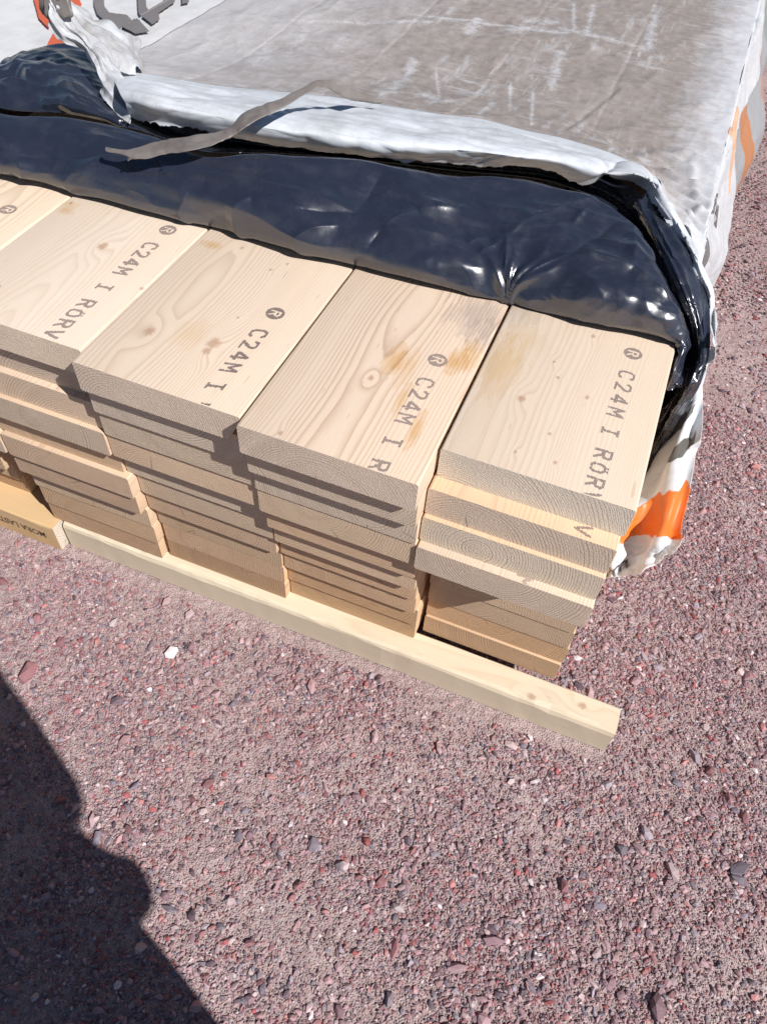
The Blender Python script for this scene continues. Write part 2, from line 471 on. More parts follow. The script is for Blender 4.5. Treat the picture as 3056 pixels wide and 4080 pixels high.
for key, (nm, ys, xr, xl) in STACK.items():
    for k in range(10):
        w = xr[k] - xl[k]
        lab, mats = LOOK.get((key, k), (None, None))
        if lab is None:
            h = HINT.get((key, k))
            lab = '%s plank in the %s' % (ORD[k], nm) if k < 9 else 'lowest plank of the ' + nm
            if h: lab += ', ' + h
            mats = W_red if rs.random() < .3 else W_std
        cut = .021 if (key, k) in (('C', 0), ('D', 0)) else 0.0
        me = plank_mesh('plank', w, PL + rs.uniform(-.01, .01), mats=mats, cut=cut, seed=k)
        o = bpy.data.objects.new('plank', me)
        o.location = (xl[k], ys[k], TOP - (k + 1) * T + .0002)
        link(o)
        tag(o, lab, 'plank', 'planks stacked in the open lumber package')
        px = rs.uniform(.05, w - .05); pz = rs.choice([rs.uniform(-.05, .0), rs.uniform(.045, .09), rs.uniform(.0, .045)])
        if (key, k) == ('A', 0): px, pz = .03, -.055
        if (key, k) == ('B', 0): px, pz = .105, -.038
        if (key, k) == ('C', 0): px, pz = .06, -.02
        if (key, k) == ('D', 0): px, pz = .10, -.03
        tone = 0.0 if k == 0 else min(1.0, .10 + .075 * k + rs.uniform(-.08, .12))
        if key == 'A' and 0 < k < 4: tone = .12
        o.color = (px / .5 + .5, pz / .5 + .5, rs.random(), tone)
        if k == 0:
            yo = {'A': .2565, 'B': .1387, 'C': .1365, 'D': .2420, 'E': .1867}[key]
            xc = {'A': -.0488, 'B': -.2682, 'C': -.4864, 'D': -.7085, 'E': -.9360}[key] - xl[0]
            pitch = {'A': .0238, 'B': .0222, 'C': .0235, 'D': .0220, 'E': .0235}[key]
            y0 = yo - ys[0]
            its = [('*', y0), ('C', y0 - .045), ('2', y0 - .045 - pitch), ('4', y0 - .045 - 2 * pitch), ('M', y0 - .045 - 3 * pitch),
                   ('I', y0 - .1515), ('R', y0 - .1900), ('O', y0 - .2125), ('R', y0 - .2350), ('V', y0 - .2570)]
            its = [q for q in its if q[1] > -.008]
            stamp(o, xc, its, .0012, seed=ord(key), slant={'A': 0, 'B': .1, 'C': .25, 'D': .15, 'E': .1}[key], h=.0215 if key != 'A' else .0205)
        if key == 'A' and k == 1: stamp(o, -.0436 - xl[1], [('V', -.0085 - ys[1])], .001, seed=3, drop=.15)
        if key == 'A' and k == 3: stamp(o, -.085 - xl[3], [('M', .004)], .0005, seed=8, drop=.35, mat=m_inkf)

# ------------------------------------------------------------------ battens under the stacks
W_bat = wood_pair('batten_wood', contrast=.30, light=(.80, .67, .44), late=(.62, .46, .26), knots=[(.455, .030, .006), (.83, .006, .007), (.925, .020, .0075)])
W_yel = wood_pair('batten_yellow', contrast=1.0, light=(.70, .47, .20), late=(.50, .25, .08))
BH = TOP - 10 * T
def batten(x0, x1, y, d, mats, label, wane=.007, seed=1, extra=None):
    """a sawn length of timber lying along x, its upper front arris a rough wane"""
    n = 40; rg = np.random.default_rng(seed)
    xs = np.linspace(x0, x1, n)
    V = []
    for i, x in enumerate(xs):
        wv = wane * (1 + .25 * math.sin(x * 9 + seed) + .12 * rg.normal())
        prof = [(0, 0), (d, 0), (d, BH - .002), (d - .002, BH - .0004), (wv * .9, BH - .0006), (wv * .25, BH - wv * .42), (0, BH - wv)]
        for (yy, zz) in prof: V.append((x - x0, yy + rg.normal() * .0002, max(zz, 0)))
    k = 7; F = []; mi = []
    for i in range(n - 1):
        for j in range(k):
            q = (j + 1) % k
            F.append((i * k + j, i * k + q, (i + 1) * k + q, (i + 1) * k + j)); mi.append(0)
    F.append(tuple(range(k - 1, -1, -1))); mi.append(1)
    F.append(tuple(range((n - 1) * k, n * k))); mi.append(1)
    o = mesh_np('batten', np.array(V), F, mats, None, smooth=False, matidx=mi, loc=(x0, y, 0))
    tag(o, label, 'batten')
    return o
def lengthwise(mats_src):
    """battens run along x: turn the log axis in their materials"""
    for m in mats_src:
        nt = m.node_tree
        tc = [n for n in nt.nodes if n.bl_idname == 'ShaderNodeTexCoord'][0]
        N = NB(nt)
        old = [(l.to_socket) for l in list(nt.links) if l.from_node == tc]
        s = N.n('ShaderNodeSeparateXYZ'); nt.links.new(tc.outputs['Object'], s.inputs[0])
        c = N.comb(s.outputs[1], s.outputs[0], s.outputs[2])
        for q in old: nt.links.new(c, q)
# knots above are given as (along x, across y): swap because the axis is turned
def swapk(kn): return [(b_, a_, r_) for (a_, b_, r_) in kn]
W_bat = wood_pair('batten_pale', contrast=.8, light=(.75, .67, .50), late=(.56, .45, .29), knots=swapk([(.158, .012, .009), (.83, .010, .0085), (.905, .026, .0085)]))
lengthwise(W_bat); lengthwise(W_yel)
bt = batten(-.8470, .1133, -.0133, .045, W_bat, 'pale batten with a waney front edge lying under the four right stacks', wane=.010)
bt.color = (.52, .42, .3, .0)
by = batten(-1.75, -.8545, -.0288, .070, W_yel, 'yellow batten with black lettering, end to end with the pale batten', wane=.004, seed=2)
by.color = (.58, .62, .7, .0)
b3 = batten(-1.2, .02, 1.5, .07, W_bat, 'pale batten far back beneath the middle of the plank stacks', seed=3); b3.color = (.5, .45, .1, .3)
b4 = batten(-1.2, .02, 3.6, .07, W_bat, 'pale batten beneath the far ends of the plank stacks', seed=4); b4.color = (.5, .45, .5, .3)

def text_verts(body, size=1.0, bold=0.0):
    cu = bpy.data.curves.new('t', 'FONT'); cu.body = body; cu.size = size; cu.offset = bold
    cu.resolution_u = 4
    to = bpy.data.objects.new('t', cu); COL.objects.link(to)
    bpy.context.view_layer.update()
    me = to.to_mesh()
    V = np.array([v.co[:] for v in me.vertices]) if len(me.vertices) else np.zeros((0, 3))
    F = [tuple(p.vertices) for p in me.polygons]
    to.to_mesh_clear()
    bpy.data.objects.remove(to); bpy.data.curves.remove(cu)
    return V, F
m_print, nt, b = new_mat('batten_print'); b.inputs['Base Color'].default_value = (.13, .09, .05, 1); b.inputs['Roughness'].default_value = .8
V_, F_ = text_verts('MORA LASTPALLAR', .021, .0004)
# upside down on the front face: runs towards -x, tops towards -z
P_ = np.stack([.8725 + .0 - V_[:, 0] * .86, np.full(len(V_), -.0005), .0375 - V_[:, 1]], -1)
o = mesh_np('printed_text', P_, [tuple(reversed(f)) for f in F_], [m_print], by, smooth=False)

# ------------------------------------------------------------------ sheets of plastic
def catmull(A, n):
    """interpolate along axis 0"""
    A = np.asarray(A, float); m = len(A)
    t = np.linspace(0, m - 1, n); i = np.clip(np.floor(t).astype(int), 0, m - 2); f = (t - i)
    g = lambda k: A[np.clip(k, 0, m - 1)]
    p0, p1, p2, p3 = g(i - 1), g(i), g(i + 1), g(i + 2)
    # mirrored ends
    p0 = np.where((i == 0).reshape(-1, *[1] * (A.ndim - 1)), 2 * p1 - p2, p0)
    p3 = np.where((i == m - 2).reshape(-1, *[1] * (A.ndim - 1)), 2 * p2 - p1, p3)
    f = f.reshape(-1, *[1] * (A.ndim - 1))
    return .5 * (2 * p1 + (p2 - p0) * f + (2 * p0 - 5 * p1 + 4 * p2 - p3) * f ** 2 + (3 * p1 - p0 - 3 * p2 + p3) * f ** 3)
def loft(rows, nr, nc):
    A = np.array(rows, float)
    A = catmull(A, nr)
    A = catmull(np.swapaxes(A, 0, 1), nc)
    return np.swapaxes(A, 0, 1)                     # (nr, nc, 3)
def normals(G):
    du = np.gradient(G, axis=1); dv = np.gradient(G, axis=0)
    n = np.cross(du, dv); L = np.linalg.norm(n, axis=-1, keepdims=True) + 1e-12
    return n / L
def grid_faces(nr, nc):
    i = np.arange(nr - 1)[:, None] * nc + np.arange(nc - 1)[None, :]
    return np.stack([i, i + 1, i + nc + 1, i + nc], -1).reshape(-1, 4)
def sheet(name, G, mats, parent, col=None, thick=.0007, smooth=True):
    nr, nc = G.shape[:2]
    o = mesh_np(name, G.reshape(-1, 3), grid_faces(nr, nc), mats, parent, smooth=smooth,
                col=None if col is None else col.reshape(-1, 4))
    uv = o.data.uv_layers.new(name='UVMap')
    s = np.linspace(0, 1, nc); t = np.linspace(0, 1, nr)
    UV = np.stack(np.meshgrid(s, t), -1).reshape(-1, 2)
    li = np.zeros(len(o.data.loops), dtype=np.int32); o.data.loops.foreach_get('vertex_index', li)
    uv.data.foreach_set('uv', UV[li].astype(np.float32).ravel())
    if thick:
        md = o.modifiers.new('thickness', 'SOLIDIFY'); md.thickness = thick; md.offset = 0
    return o
def crumple(G, amp, scale, st=(1, 1, 1), amp2=0, scale2=30, fade=None, seed=0):
    N = normals(G)
    P = G * np.array(st) * scale + seed
    d = amp * fbm(P, 3)
    if amp2:
        P2 = G * np.array(st) * scale2 + seed * 2.3 + .6 * perlin(G * scale2 * .35)[..., None]
        d = d + amp2 * (ridged(P2, 3) - .3)
    if fade is not None: d = d * fade
    return G + N * d[..., None]
def folds(G, amp, scale, st=(1, 1, 1), seed=0, octv=3, gain=.5, fade=1.0, warp=.5):
    """sharp-edged folds with flat facets between them, as in thin film"""
    N = normals(G)
    P = G * np.array(st) * scale + seed
    P = P + warp * perlin(P * .6 + 5)[..., None]
    d = 0; a = 1.0
    for k in range(octv):
        n = perlin(P * 1.9 ** k + 11.7 * k)
        d = d + a * (.35 - np.abs(n)) ; a *= gain
    return G + N * (amp * d * fade)[..., None]
def creases(G, lines, parent=None):
    """lines: (x0,y0,x1,y1,amp,width) plan creases pulled into the sheet"""
    N = normals(G); d = 0
    for (x0, y0, x1, y1, amp, wd) in lines:
        a = np.array((x0, y0)); b_ = np.array((x1, y1)); ab = b_ - a
        q = G[..., :2] - a; t = np.clip((q @ ab) / (ab @ ab), 0, 1)
        dist = np.linalg.norm(q - t[..., None] * ab, axis=-1)
        d = d + amp * np.exp(-dist / wd) * np.sin(np.pi * np.clip(t, .02, .98)) ** .5
    return G + N * np.asarray(d)[..., None]

# black glossy lining; its bluish base colour paints in the sky's reflection
m_black, nt, b = new_mat('black_film'); N = NB(nt)
tc = N.n('ShaderNodeTexCoord').outputs['Object']
b.inputs['Base Color'].default_value = (.017, .021, .034, 1)
b.inputs['IOR'].default_value = 1.9
b.inputs['Specular IOR Level'].default_value = .62
nz = N.noise(tc, 55, 3)
b.inputs['Roughness'].default_value = .15
nt.links.new(N.maprange(nz, .3, .75, .20, .36), b.inputs['Roughness'])
nt.links.new(N.bump(N.noise(tc, 45, 3, .5, 1.2), .10, .003, N.bump(N.noise(tc, 260, 3), .10, .0007)), b.inputs['Normal'])
dm = N.maprange(N.noise(tc, 30, 5, .7), .50, .78, 0, .30)
nt.links.new(N.mix(dm, (.020, .025, .042), (.080, .084, .095)), b.inputs['Base Color'])
# white outer film, soiled
def film_mat(name, dirt=.35, use_tint=False, dirtcol=(.33, .29, .255), base=(.66, .70, .74), grime=True):
    m, nt, b = new_mat(name); N = NB(nt)
    tc = N.n('ShaderNodeTexCoord').outputs['Object']
    c = base
    if use_tint:
        a = N.n('ShaderNodeVertexColor'); a.layer_name = 'tint'; c = a.outputs[0]
    n1 = N.noise(tc, 16, 5, .65)
    n2 = N.noise(N.map(tc, (60, 14, 60), rot=(0, 0, .5)), 1.0, 4, .6)
    k = N.math('MULTIPLY', N.maprange(n1, .42, .68), dirt)
    k = N.math('ADD', k, N.math('MULTIPLY', N.maprange(n2, .5, .72), dirt * .5), clamp=True)
    c = N.mix(k, c, dirtcol)
    specks = N.maprange(N.noise(tc, 330, 1), .74, .79, 0, .7 * min(1, dirt * 2))
    c = N.mix(specks, c, (.10, .085, .07))
    nt.links.new(c, b.inputs['Base Color'])
    b.inputs['Roughness'].default_value = .42
    b.inputs['Specular IOR Level'].default_value = .4
    nt.links.new(N.bump(N.noise(tc, 26, 3, .5), .06, .004, N.bump(N.noise(tc, 180, 3), .12, .0012)), b.inputs['Normal'])
    return m
m_white = film_mat('white_film', .46, dirtcol=(.36, .35, .34))
m_print_film = film_mat('printed_film', .22, use_tint=True)
m_strip = film_mat('grey_torn_film', .6, base=(.21, .19, .175), dirtcol=(.13, .11, .10))
m_soiled = film_mat('soiled_white_film', .75, base=(.52, .54, .56), dirtcol=(.30, .28, .265))

# the dusty top: beige-grey dust with white scuffs rubbed through
m_top, nt, b = new_mat('dusty_film'); N = NB(nt)
tc = N.n('ShaderNodeTexCoord').outputs['Object']
dust = N.mix(N.noise(tc, 7, 4), (.315, .275, .25), (.39, .35, .325))
dust = N.mix(N.maprange(N.noise(tc, 45, 4, .7), .35, .75), dust, (.24, .205, .18))
big = N.noise(tc, 3.2, 5, .6)
wh = (.66, .68, .71)
ss = []
for (sc, rot, lo, hi, st, loc) in (((26, 6, 20), 1.9, .53, .68, .8, 0), ((7, 34, 20), .30, .56, .68, .8, 3), ((90, 7, 20), .10, .62, .70, .7, 7), ((9, 120, 20), -.15, .65, .71, .7, 5), ((120, 5, 20), -.25, .65, .70, .7, 11)):
    n = N.noise(N.map(tc, sc, (loc, loc, 0), (0, 0, rot)), 1.0, 5, .68, .3)
    ss.append(N.maprange(n, lo, hi, 0, st))
k = ss[0]
for q in ss[1:]: k = N.math('MAXIMUM', k, q)
gate = N.maprange(N.noise(tc, 4.5, 3, .6), .42, .66, .10, .85)
k = N.math('MULTIPLY', k, gate)
sx = N.n('ShaderNodeSeparateXYZ'); nt.links.new(tc, sx.inputs[0])
edge = N.maprange(N.math('ADD', sx.outputs[0], N.math('MULTIPLY', N.math('SUBTRACT', N.noise(N.map(tc, (30, 60, 1)), 1.0, 4, .7), .5), .16)), -.11, -.005, 0, .85)
k = N.math('MAXIMUM', k, edge)
left = N.maprange(N.math('ADD', sx.outputs[0], N.math('MULTIPLY', N.math('SUBTRACT', N.noise(N.map(tc, (22, 22, 1)), 1.0, 5, .7), .5), .7)), -1.0, -.55, .5, 0)
k = N.math('MAXIMUM', k, left)
scuffs = [((-0.9275, 0.9587, 0.5415), (-0.6355, 1.1180, 0.5415), .012), ((-0.6775, 1.1419, 0.5415), (-0.3615, 1.2173, 0.5415), .010), ((-0.3711, 1.2355, 0.5415), (-0.1887, 1.2116, 0.5415), .012), ((-0.1909, 1.2252, 0.5415), (-0.2164, 1.4924, 0.5415), .010), ((-0.3506, 1.2397, 0.5415), (-0.3841, 1.3898, 0.5415), .006),
          ((-0.3209, 1.2255, 0.5415), (-0.3440, 1.4144, 0.5415), .007), ((-0.4449, 1.2487, 0.5415), (-0.3924, 1.2803, 0.5415), .020), ((-0.3240, 0.9313, 0.5415), (-0.3490, 1.1184, 0.5415), .010), ((-0.3101, 0.7156, 0.5415), (-0.3503, 0.9043, 0.5415), .004), ((-0.3632, 0.7815, 0.5415), (-0.3992, 0.9266, 0.5415), .004),
          ((-0.4874, 0.7690, 0.5415), (-0.5413, 0.9104, 0.5415), .004), ((-0.5721, 0.7566, 0.5415), (-0.5866, 0.9246, 0.5415), .012), ((-0.5142, 0.7656, 0.5415), (-0.4606, 0.7445, 0.5415), .022), ((-0.5896, 0.7295, 0.5415), (-0.5569, 0.7419, 0.5415), .010), ((-0.5408, 1.1111, 0.5415), (-0.5482, 1.1866, 0.5415), .016),
          ((-0.4626, 1.1731, 0.5415), (-0.4356, 1.2132, 0.5415), .020), ((-0.7517, 0.9710, 0.5415), (-0.7473, 0.9007, 0.5415), .022), ((-0.8343, 0.7303, 0.5415), (-0.8729, 0.8847, 0.5415), .016), ((-0.3995, 0.7082, 0.5415), (-0.4019, 0.8049, 0.5415), .006), ((-0.8059, 0.8252, 0.5415), (-0.8528, 1.0360, 0.5415), .020), ((-0.9060, 0.7673, 0.5415), (-0.9318, 0.9562, 0.5415), .03)]
txy = N.vmath('MULTIPLY', tc, (1, 1, 0))
rough_n = N.noise(N.map(tc, (70, 70, 1)), 1.0, 5, .75)
for (a_, b_, wd) in scuffs:
    ax_, ay_ = a_[0], a_[1]; ln = math.hypot(b_[0] - ax_, b_[1] - ay_); an_ = math.atan2(b_[1] - ay_, b_[0] - ax_)
    q_ = N.map(txy, loc=(-ax_, -ay_, 0))
    q_ = N.map(q_, rot=(0, 0, -an_))
    sp_ = N.n('ShaderNodeSeparateXYZ'); nt.links.new(q_, sp_.inputs[0])
    ex = N.math('SUBTRACT', N.math('ABSOLUTE', N.math('SUBTRACT', sp_.outputs[0], ln / 2)), ln / 2)
    dd = N.math('SQRT', N.math('ADD', N.math('POWER', N.math('MAXIMUM', ex, 0.0), 2.0), N.math('POWER', sp_.outputs[1], 2.0)))
    m_ = N.maprange(N.math('ADD', N.math('DIVIDE', dd, wd * 1.3), N.math('MULTIPLY', N.math('SUBTRACT', rough_n, .47), 4.8)), -.1, 1.1, .55, 0)
    k = N.math('MAXIMUM', k, m_)
c = N.mix(k, dust, wh)
c = N.mix(N.maprange(N.noise(tc, 420, 1), .74, .80, 0, .35), c, (.16, .14, .12))
nt.links.new(c, b.inputs['Base Color'])
b.inputs['Roughness'].default_value = .55
b.inputs['Specular IOR Level'].default_value = .35
nt.links.new(N.bump(N.noise(tc, 14, 5, .6), .30, .010, N.bump(N.noise(tc, 150, 3), .25, .001)), b.inputs['Normal'])

wrap = bpy.data.objects.new('plastic_wrap', None); link(wrap)
tag(wrap, 'dusty white plastic wrap with black lining, torn open and folded back over the planks', 'plastic wrap')

# --- front bundle of black lining (rows from the lower lip up over the top to the rear rim)
lip   = [(-1.0966, 0.2277, 0.5235), (-0.9940, 0.2459, 0.5235), (-0.8789, 0.2584, 0.5215), (-0.7599, 0.2554, 0.5235), (-0.6576, 0.2686, 0.5185), (-0.5161, 0.2584, 0.5255), (-0.4356, 0.2714, 0.5195), (-0.3309, 0.2711, 0.5235), (-0.2218, 0.2839, 0.5155), (-0.0960, 0.2880, 0.5195), (-0.0031, 0.2960, 0.5175), (0.0060, 0.2570, 0.5025), (0.0080, 0.2639, 0.4692)]
under = [(x, y + .03, TOP + .003) for (x, y, z) in lip[:11]] + [(.003, lip[11][1] + .02, lip[11][2]), (.003, lip[12][1] + .02, lip[12][2])]
r1    = [(-1.1129, 0.2561, 0.5415), (-0.9844, 0.2453, 0.5455), (-0.8767, 0.2649, 0.5435), (-0.7588, 0.2620, 0.5475), (-0.6531, 0.2676, 0.5455), (-0.5182, 0.2645, 0.5475), (-0.4389, 0.2776, 0.5435), (-0.3372, 0.2818, 0.5475), (-0.2326, 0.3020, 0.5455), (-0.1037, 0.2867, 0.5475), (-0.0057, 0.2972, 0.5315), (0.0120, 0.2993, 0.4844), (0.0120, 0.2671, 0.4694)]
r2_   = [(-1.1240, 0.2788, 0.5595), (-0.9942, 0.2664, 0.5635), (-0.8832, 0.2826, 0.5635), (-0.7610, 0.2726, 0.5675), (-0.6565, 0.2789, 0.5665), (-0.5269, 0.2843, 0.5695), (-0.4515, 0.3061, 0.5635), (-0.3531, 0.3206, 0.5675), (-0.2492, 0.3501, 0.5615), (-0.1143, 0.3131, 0.5665), (-0.0129, 0.3055, 0.5415), (0.0150, 0.3188, 0.4834), (0.0140, 0.2680, 0.4708)]
r3    = [(-1.1452, 0.3081, 0.5695), (-1.0126, 0.2943, 0.5735), (-0.9016, 0.3132, 0.5755), (-0.7751, 0.2985, 0.5795), (-0.6717, 0.3086, 0.5795), (-0.5514, 0.3358, 0.5815), (-0.4753, 0.3609, 0.5775), (-0.3740, 0.3748, 0.5815), (-0.2699, 0.4150, 0.5735), (-0.1166, 0.3815, 0.5735), (-0.0225, 0.3234, 0.5455), (0.0170, 0.3627, 0.4730), (0.0160, 0.2679, 0.4725)]
rim   = [(-1.1651, 0.3316, 0.5715), (-1.0327, 0.3200, 0.5755), (-0.9249, 0.3469, 0.5795), (-0.8042, 0.3453, 0.5855), (-0.6922, 0.3228, 0.5855), (-0.5976, 0.3658, 0.5875), (-0.4756, 0.4118, 0.5855), (-0.3521, 0.4376, 0.5875), (-0.2249, 0.4892, 0.5775), (-0.1095, 0.4534, 0.5735), (-0.0358, 0.3554, 0.5455), (0.0180, 0.4291, 0.4523), (0.0170, 0.2815, 0.4661)]
back  = [(x - .004, y + .025, z - .045) for (x, y, z) in rim]
back[11] = (rim[11][0] - .004, rim[11][1] + .03, rim[11][2] - .03); back[12] = (.010, rim[12][1] + .03, rim[12][2] - .02)
G = loft([under, lip, r1, r2_, r3, rim, back], 210, 820)
nr, nc = G.shape[:2]
tt = np.linspace(0, 1, nr)[:, None]; sc_ = np.linspace(0, 1, nc)[None, :]
f = np.clip((tt - .14) * 9, 0, 1) * np.clip((.90 - tt) * 9, 0, 1) + .06
f = f * np.ones((1, nc))
G = crumple(G, .0120, 6.0, (.8, 1.7, 1.7), 0, 15, f, seed=3)
rt_ = np.clip((np.linspace(0, 1, nc)[None, :] - .38) * 2.4, .22, 1.15)
lowr = np.clip(1.15 - np.abs(tt - .38) * 2.2, .25, 1)
G = folds(G, .0130, 5.2, (.60, 1.5, 1.5), 4, 2, .45, f * lowr)
G = folds(G, .0085, 12, (.55, 1.4, 1.4), 14, 2, .45, f * rt_)
G = folds(G, .0060, 17, (.9, 1.2, 1.2), 31, 2, .55, f * np.clip((np.linspace(0, 1, nc)[None, :] - .62) * 3, 0, 1))
G = folds(G, .0014, 34, (.8, 1.2, 1.2), 9, 2, .5, f * np.clip(rt_ * 1.3 - .35, .08, 1))
# knot where the lining is tied to a splinter, and tight wrinkles round it
kx, ky, _ = (-0.2222, 0.2811, 0.5215)
d = np.hypot(G[..., 0] - kx, G[..., 1] - ky); a = np.arctan2(G[..., 1] - ky, G[..., 0] - kx)
G = G + normals(G) * (np.exp(-d / .065) * .0065 * (.5 - np.abs(np.sin(a * 5 + 1.6 * perlin(G * 14)))) * np.clip(d / .012, 0, 1))[..., None]
bl = []
for (p_, q_, am, wd) in (
    ((-0.4511, 0.3100, 0.5565), (-0.4481, 0.3919, 0.5855), -.009, .016), ((-0.4511, 0.3100, 0.5565), (-0.6044, 0.3021, 0.5665), .009, .018), ((-0.4511, 0.3100, 0.5565), (-0.5174, 0.2792, 0.5565), -.008, .010),
    ((-0.4083, 0.2973, 0.5515), (-0.3753, 0.3426, 0.5665), .012, .014), ((-0.3753, 0.3426, 0.5665), (-0.3247, 0.3710, 0.5735), .010, .014), ((-0.4083, 0.2973, 0.5515), (-0.4151, 0.2697, 0.5415), -.009, .010), ((-0.4083, 0.2973, 0.5515), (-0.2971, 0.3197, 0.5465), .009, .014), ((-0.2971, 0.3197, 0.5465), (-0.2743, 0.3432, 0.5565), .009, .012),
    ((-0.2500, 0.3477, 0.5615), (-0.2324, 0.2957, 0.5265), .014, .010), ((-0.2500, 0.3477, 0.5615), (-0.2766, 0.3103, 0.5465), .008, .010), ((-0.2500, 0.3477, 0.5615), (-0.2258, 0.3982, 0.5715), .009, .012), ((-0.2258, 0.3982, 0.5715), (-0.1577, 0.4793, 0.5775), .008, .012),
    ((-0.2180, 0.2891, 0.5235), (-0.1636, 0.3368, 0.5465), .011, .010), ((-0.1636, 0.3368, 0.5465), (-0.0828, 0.3387, 0.5465), .012, .012), ((-0.0828, 0.3387, 0.5465), (-0.0296, 0.3116, 0.5415), .012, .012), ((-0.0828, 0.3387, 0.5465), (-0.1009, 0.4474, 0.5715), .008, .014),
    ((-0.1636, 0.3368, 0.5465), (-0.1506, 0.3653, 0.5565), -.009, .010), ((-0.1506, 0.3653, 0.5565), (-0.1260, 0.4233, 0.5665), -.009, .012), ((-0.2180, 0.2891, 0.5235), (-0.1315, 0.2922, 0.5255), -.006, .010), ((-0.2283, 0.3717, 0.5665), (-0.1780, 0.3957, 0.5635), .009, .008), ((-0.1780, 0.3957, 0.5635), (-0.1661, 0.4428, 0.5715), .008, .008),
    ((-0.9779, 0.2455, 0.5615), (-0.9043, 0.2739, 0.5515), -.009, .014), ((-0.9043, 0.2739, 0.5515), (-0.7902, 0.2930, 0.5695), -.009, .012), ((-0.9705, 0.2503, 0.5465), (-0.9229, 0.2370, 0.5415), .008, .010), ((-0.9229, 0.2370, 0.5415), (-0.8303, 0.2716, 0.5515), .008, .012), ((-0.7433, 0.2969, 0.5715), (-0.7349, 0.2787, 0.5565), -.008, .010), ((-0.7349, 0.2787, 0.5565), (-0.6628, 0.2852, 0.5565), .009, .012),
    ((-0.7219, 0.2404, 0.5415), (-0.6825, 0.2702, 0.5515), .007, .008), ((-0.6207, 0.2557, 0.5415), (-0.5874, 0.2747, 0.5515), .008, .010), ((-0.5874, 0.2747, 0.5515), (-0.5114, 0.2822, 0.5565), .008, .010), ((-0.8986, 0.3188, 0.5775), (-0.7265, 0.3106, 0.5765), .006, .016), ((-0.5223, 0.2496, 0.5415), (-0.4638, 0.2834, 0.5465), .007, .008)):
    bl.append((p_[0], p_[1], q_[0], q_[1], am * .62, wd * .8))
G = creases(G, bl)
G[..., 2] = np.where((G[..., 0] < -.004), np.maximum(G[..., 2], TOP + .0022), G[..., 2])
sheet('lining', G, [m_black], wrap)

# --- lining behind the rim, running back under the folded edge and over to the left
a0 = [(-1.2513, 0.4111, 0.5415), (-1.0925, 0.3788, 0.5465), (-0.9726, 0.4010, 0.5535), (-0.8528, 0.4082, 0.5515), (-0.7422, 0.3989, 0.5495), (-0.6477, 0.4588, 0.5415), (-0.5118, 0.5037, 0.5415), (-0.3790, 0.5382, 0.5415), (-0.2370, 0.5736, 0.5415), (-0.1198, 0.5250, 0.5415), (-0.0558, 0.4190, 0.5315), (-0.0037, 0.3600, 0.5175), (0.0090, 0.4076, 0.4857)]
a1 = [(-1.2923, 0.4626, 0.5515), (-1.1152, 0.4118, 0.5565), (-0.9862, 0.4054, 0.5715), (-0.8917, 0.4096, 0.5615), (-0.8103, 0.4615, 0.5235), (-0.6918, 0.5009, 0.5215), (-0.5466, 0.5402, 0.5215), (-0.3976, 0.5773, 0.5215), (-0.2513, 0.6179, 0.5215), (-0.1333, 0.5894, 0.5215), (-0.0527, 0.4610, 0.5235), (-0.0033, 0.3769, 0.5165), (0.0090, 0.4197, 0.4881)]
a2 = [(-1.3434, 0.5141, 0.5415), (-1.1553, 0.4586, 0.5515), (-1.0933, 0.4950, 0.5665), (-0.9944, 0.4978, 0.5615), (-0.8666, 0.4803, 0.5315), (-0.7087, 0.4918, 0.5295), (-0.5539, 0.5365, 0.5295), (-0.4044, 0.5694, 0.5295), (-0.2592, 0.6097, 0.5295), (-0.1462, 0.6037, 0.5295), (-0.0504, 0.4795, 0.5295), (-0.0037, 0.4030, 0.5175), (0.0090, 0.4501, 0.4872)]
a3 = [(-1.4257, 0.5893, 0.5115), (-1.2369, 0.5305, 0.5215), (-1.1917, 0.5573, 0.5415), (-1.1318, 0.6327, 0.5415), (-0.9104, 0.4968, 0.5515), (-0.7457, 0.5256, 0.5235), (-0.5725, 0.5596, 0.5235), (-0.4202, 0.5930, 0.5235), (-0.2713, 0.6300, 0.5235), (-0.1592, 0.6395, 0.5235), (-0.0588, 0.4850, 0.5515), (-0.0055, 0.4406, 0.5215), (0.0090, 0.5085, 0.4803)]
a4 = [(-1.5825, 0.7365, 0.4615), (-1.3687, 0.6657, 0.4715), (-1.3113, 0.6850, 0.4915), (-1.1806, 0.6995, 0.5215), (-0.9434, 0.5327, 0.5515), (-0.7720, 0.5573, 0.5255), (-0.5954, 0.5915, 0.5255), (-0.4374, 0.6171, 0.5255), (-0.2853, 0.6503, 0.5255), (-0.1653, 0.6675, 0.5255), (-0.0664, 0.5131, 0.5615), (-0.0068, 0.4667, 0.5255), (0.0090, 0.5503, 0.4766)]
G = loft([a0, a1, a2, a3, a4], 110, 380)
nr, nc = G.shape[:2]
tt = np.linspace(0, 1, nr)[:, None]; lf = np.clip(1.25 - np.linspace(0, 1, nc)[None, :] * 3, .10, 1)
f = np.clip(tt * 8, 0, 1) * np.clip((1 - tt) * 8, 0, 1) * lf
G = crumple(G, .012, 5, (.8, 1.4, 1), 0, 12, f, seed=21)
G = folds(G, .020, 8, (.8, 1.6, 1), 2, 3, .5, f)
sheet('lining_fold', G, [m_black], wrap)

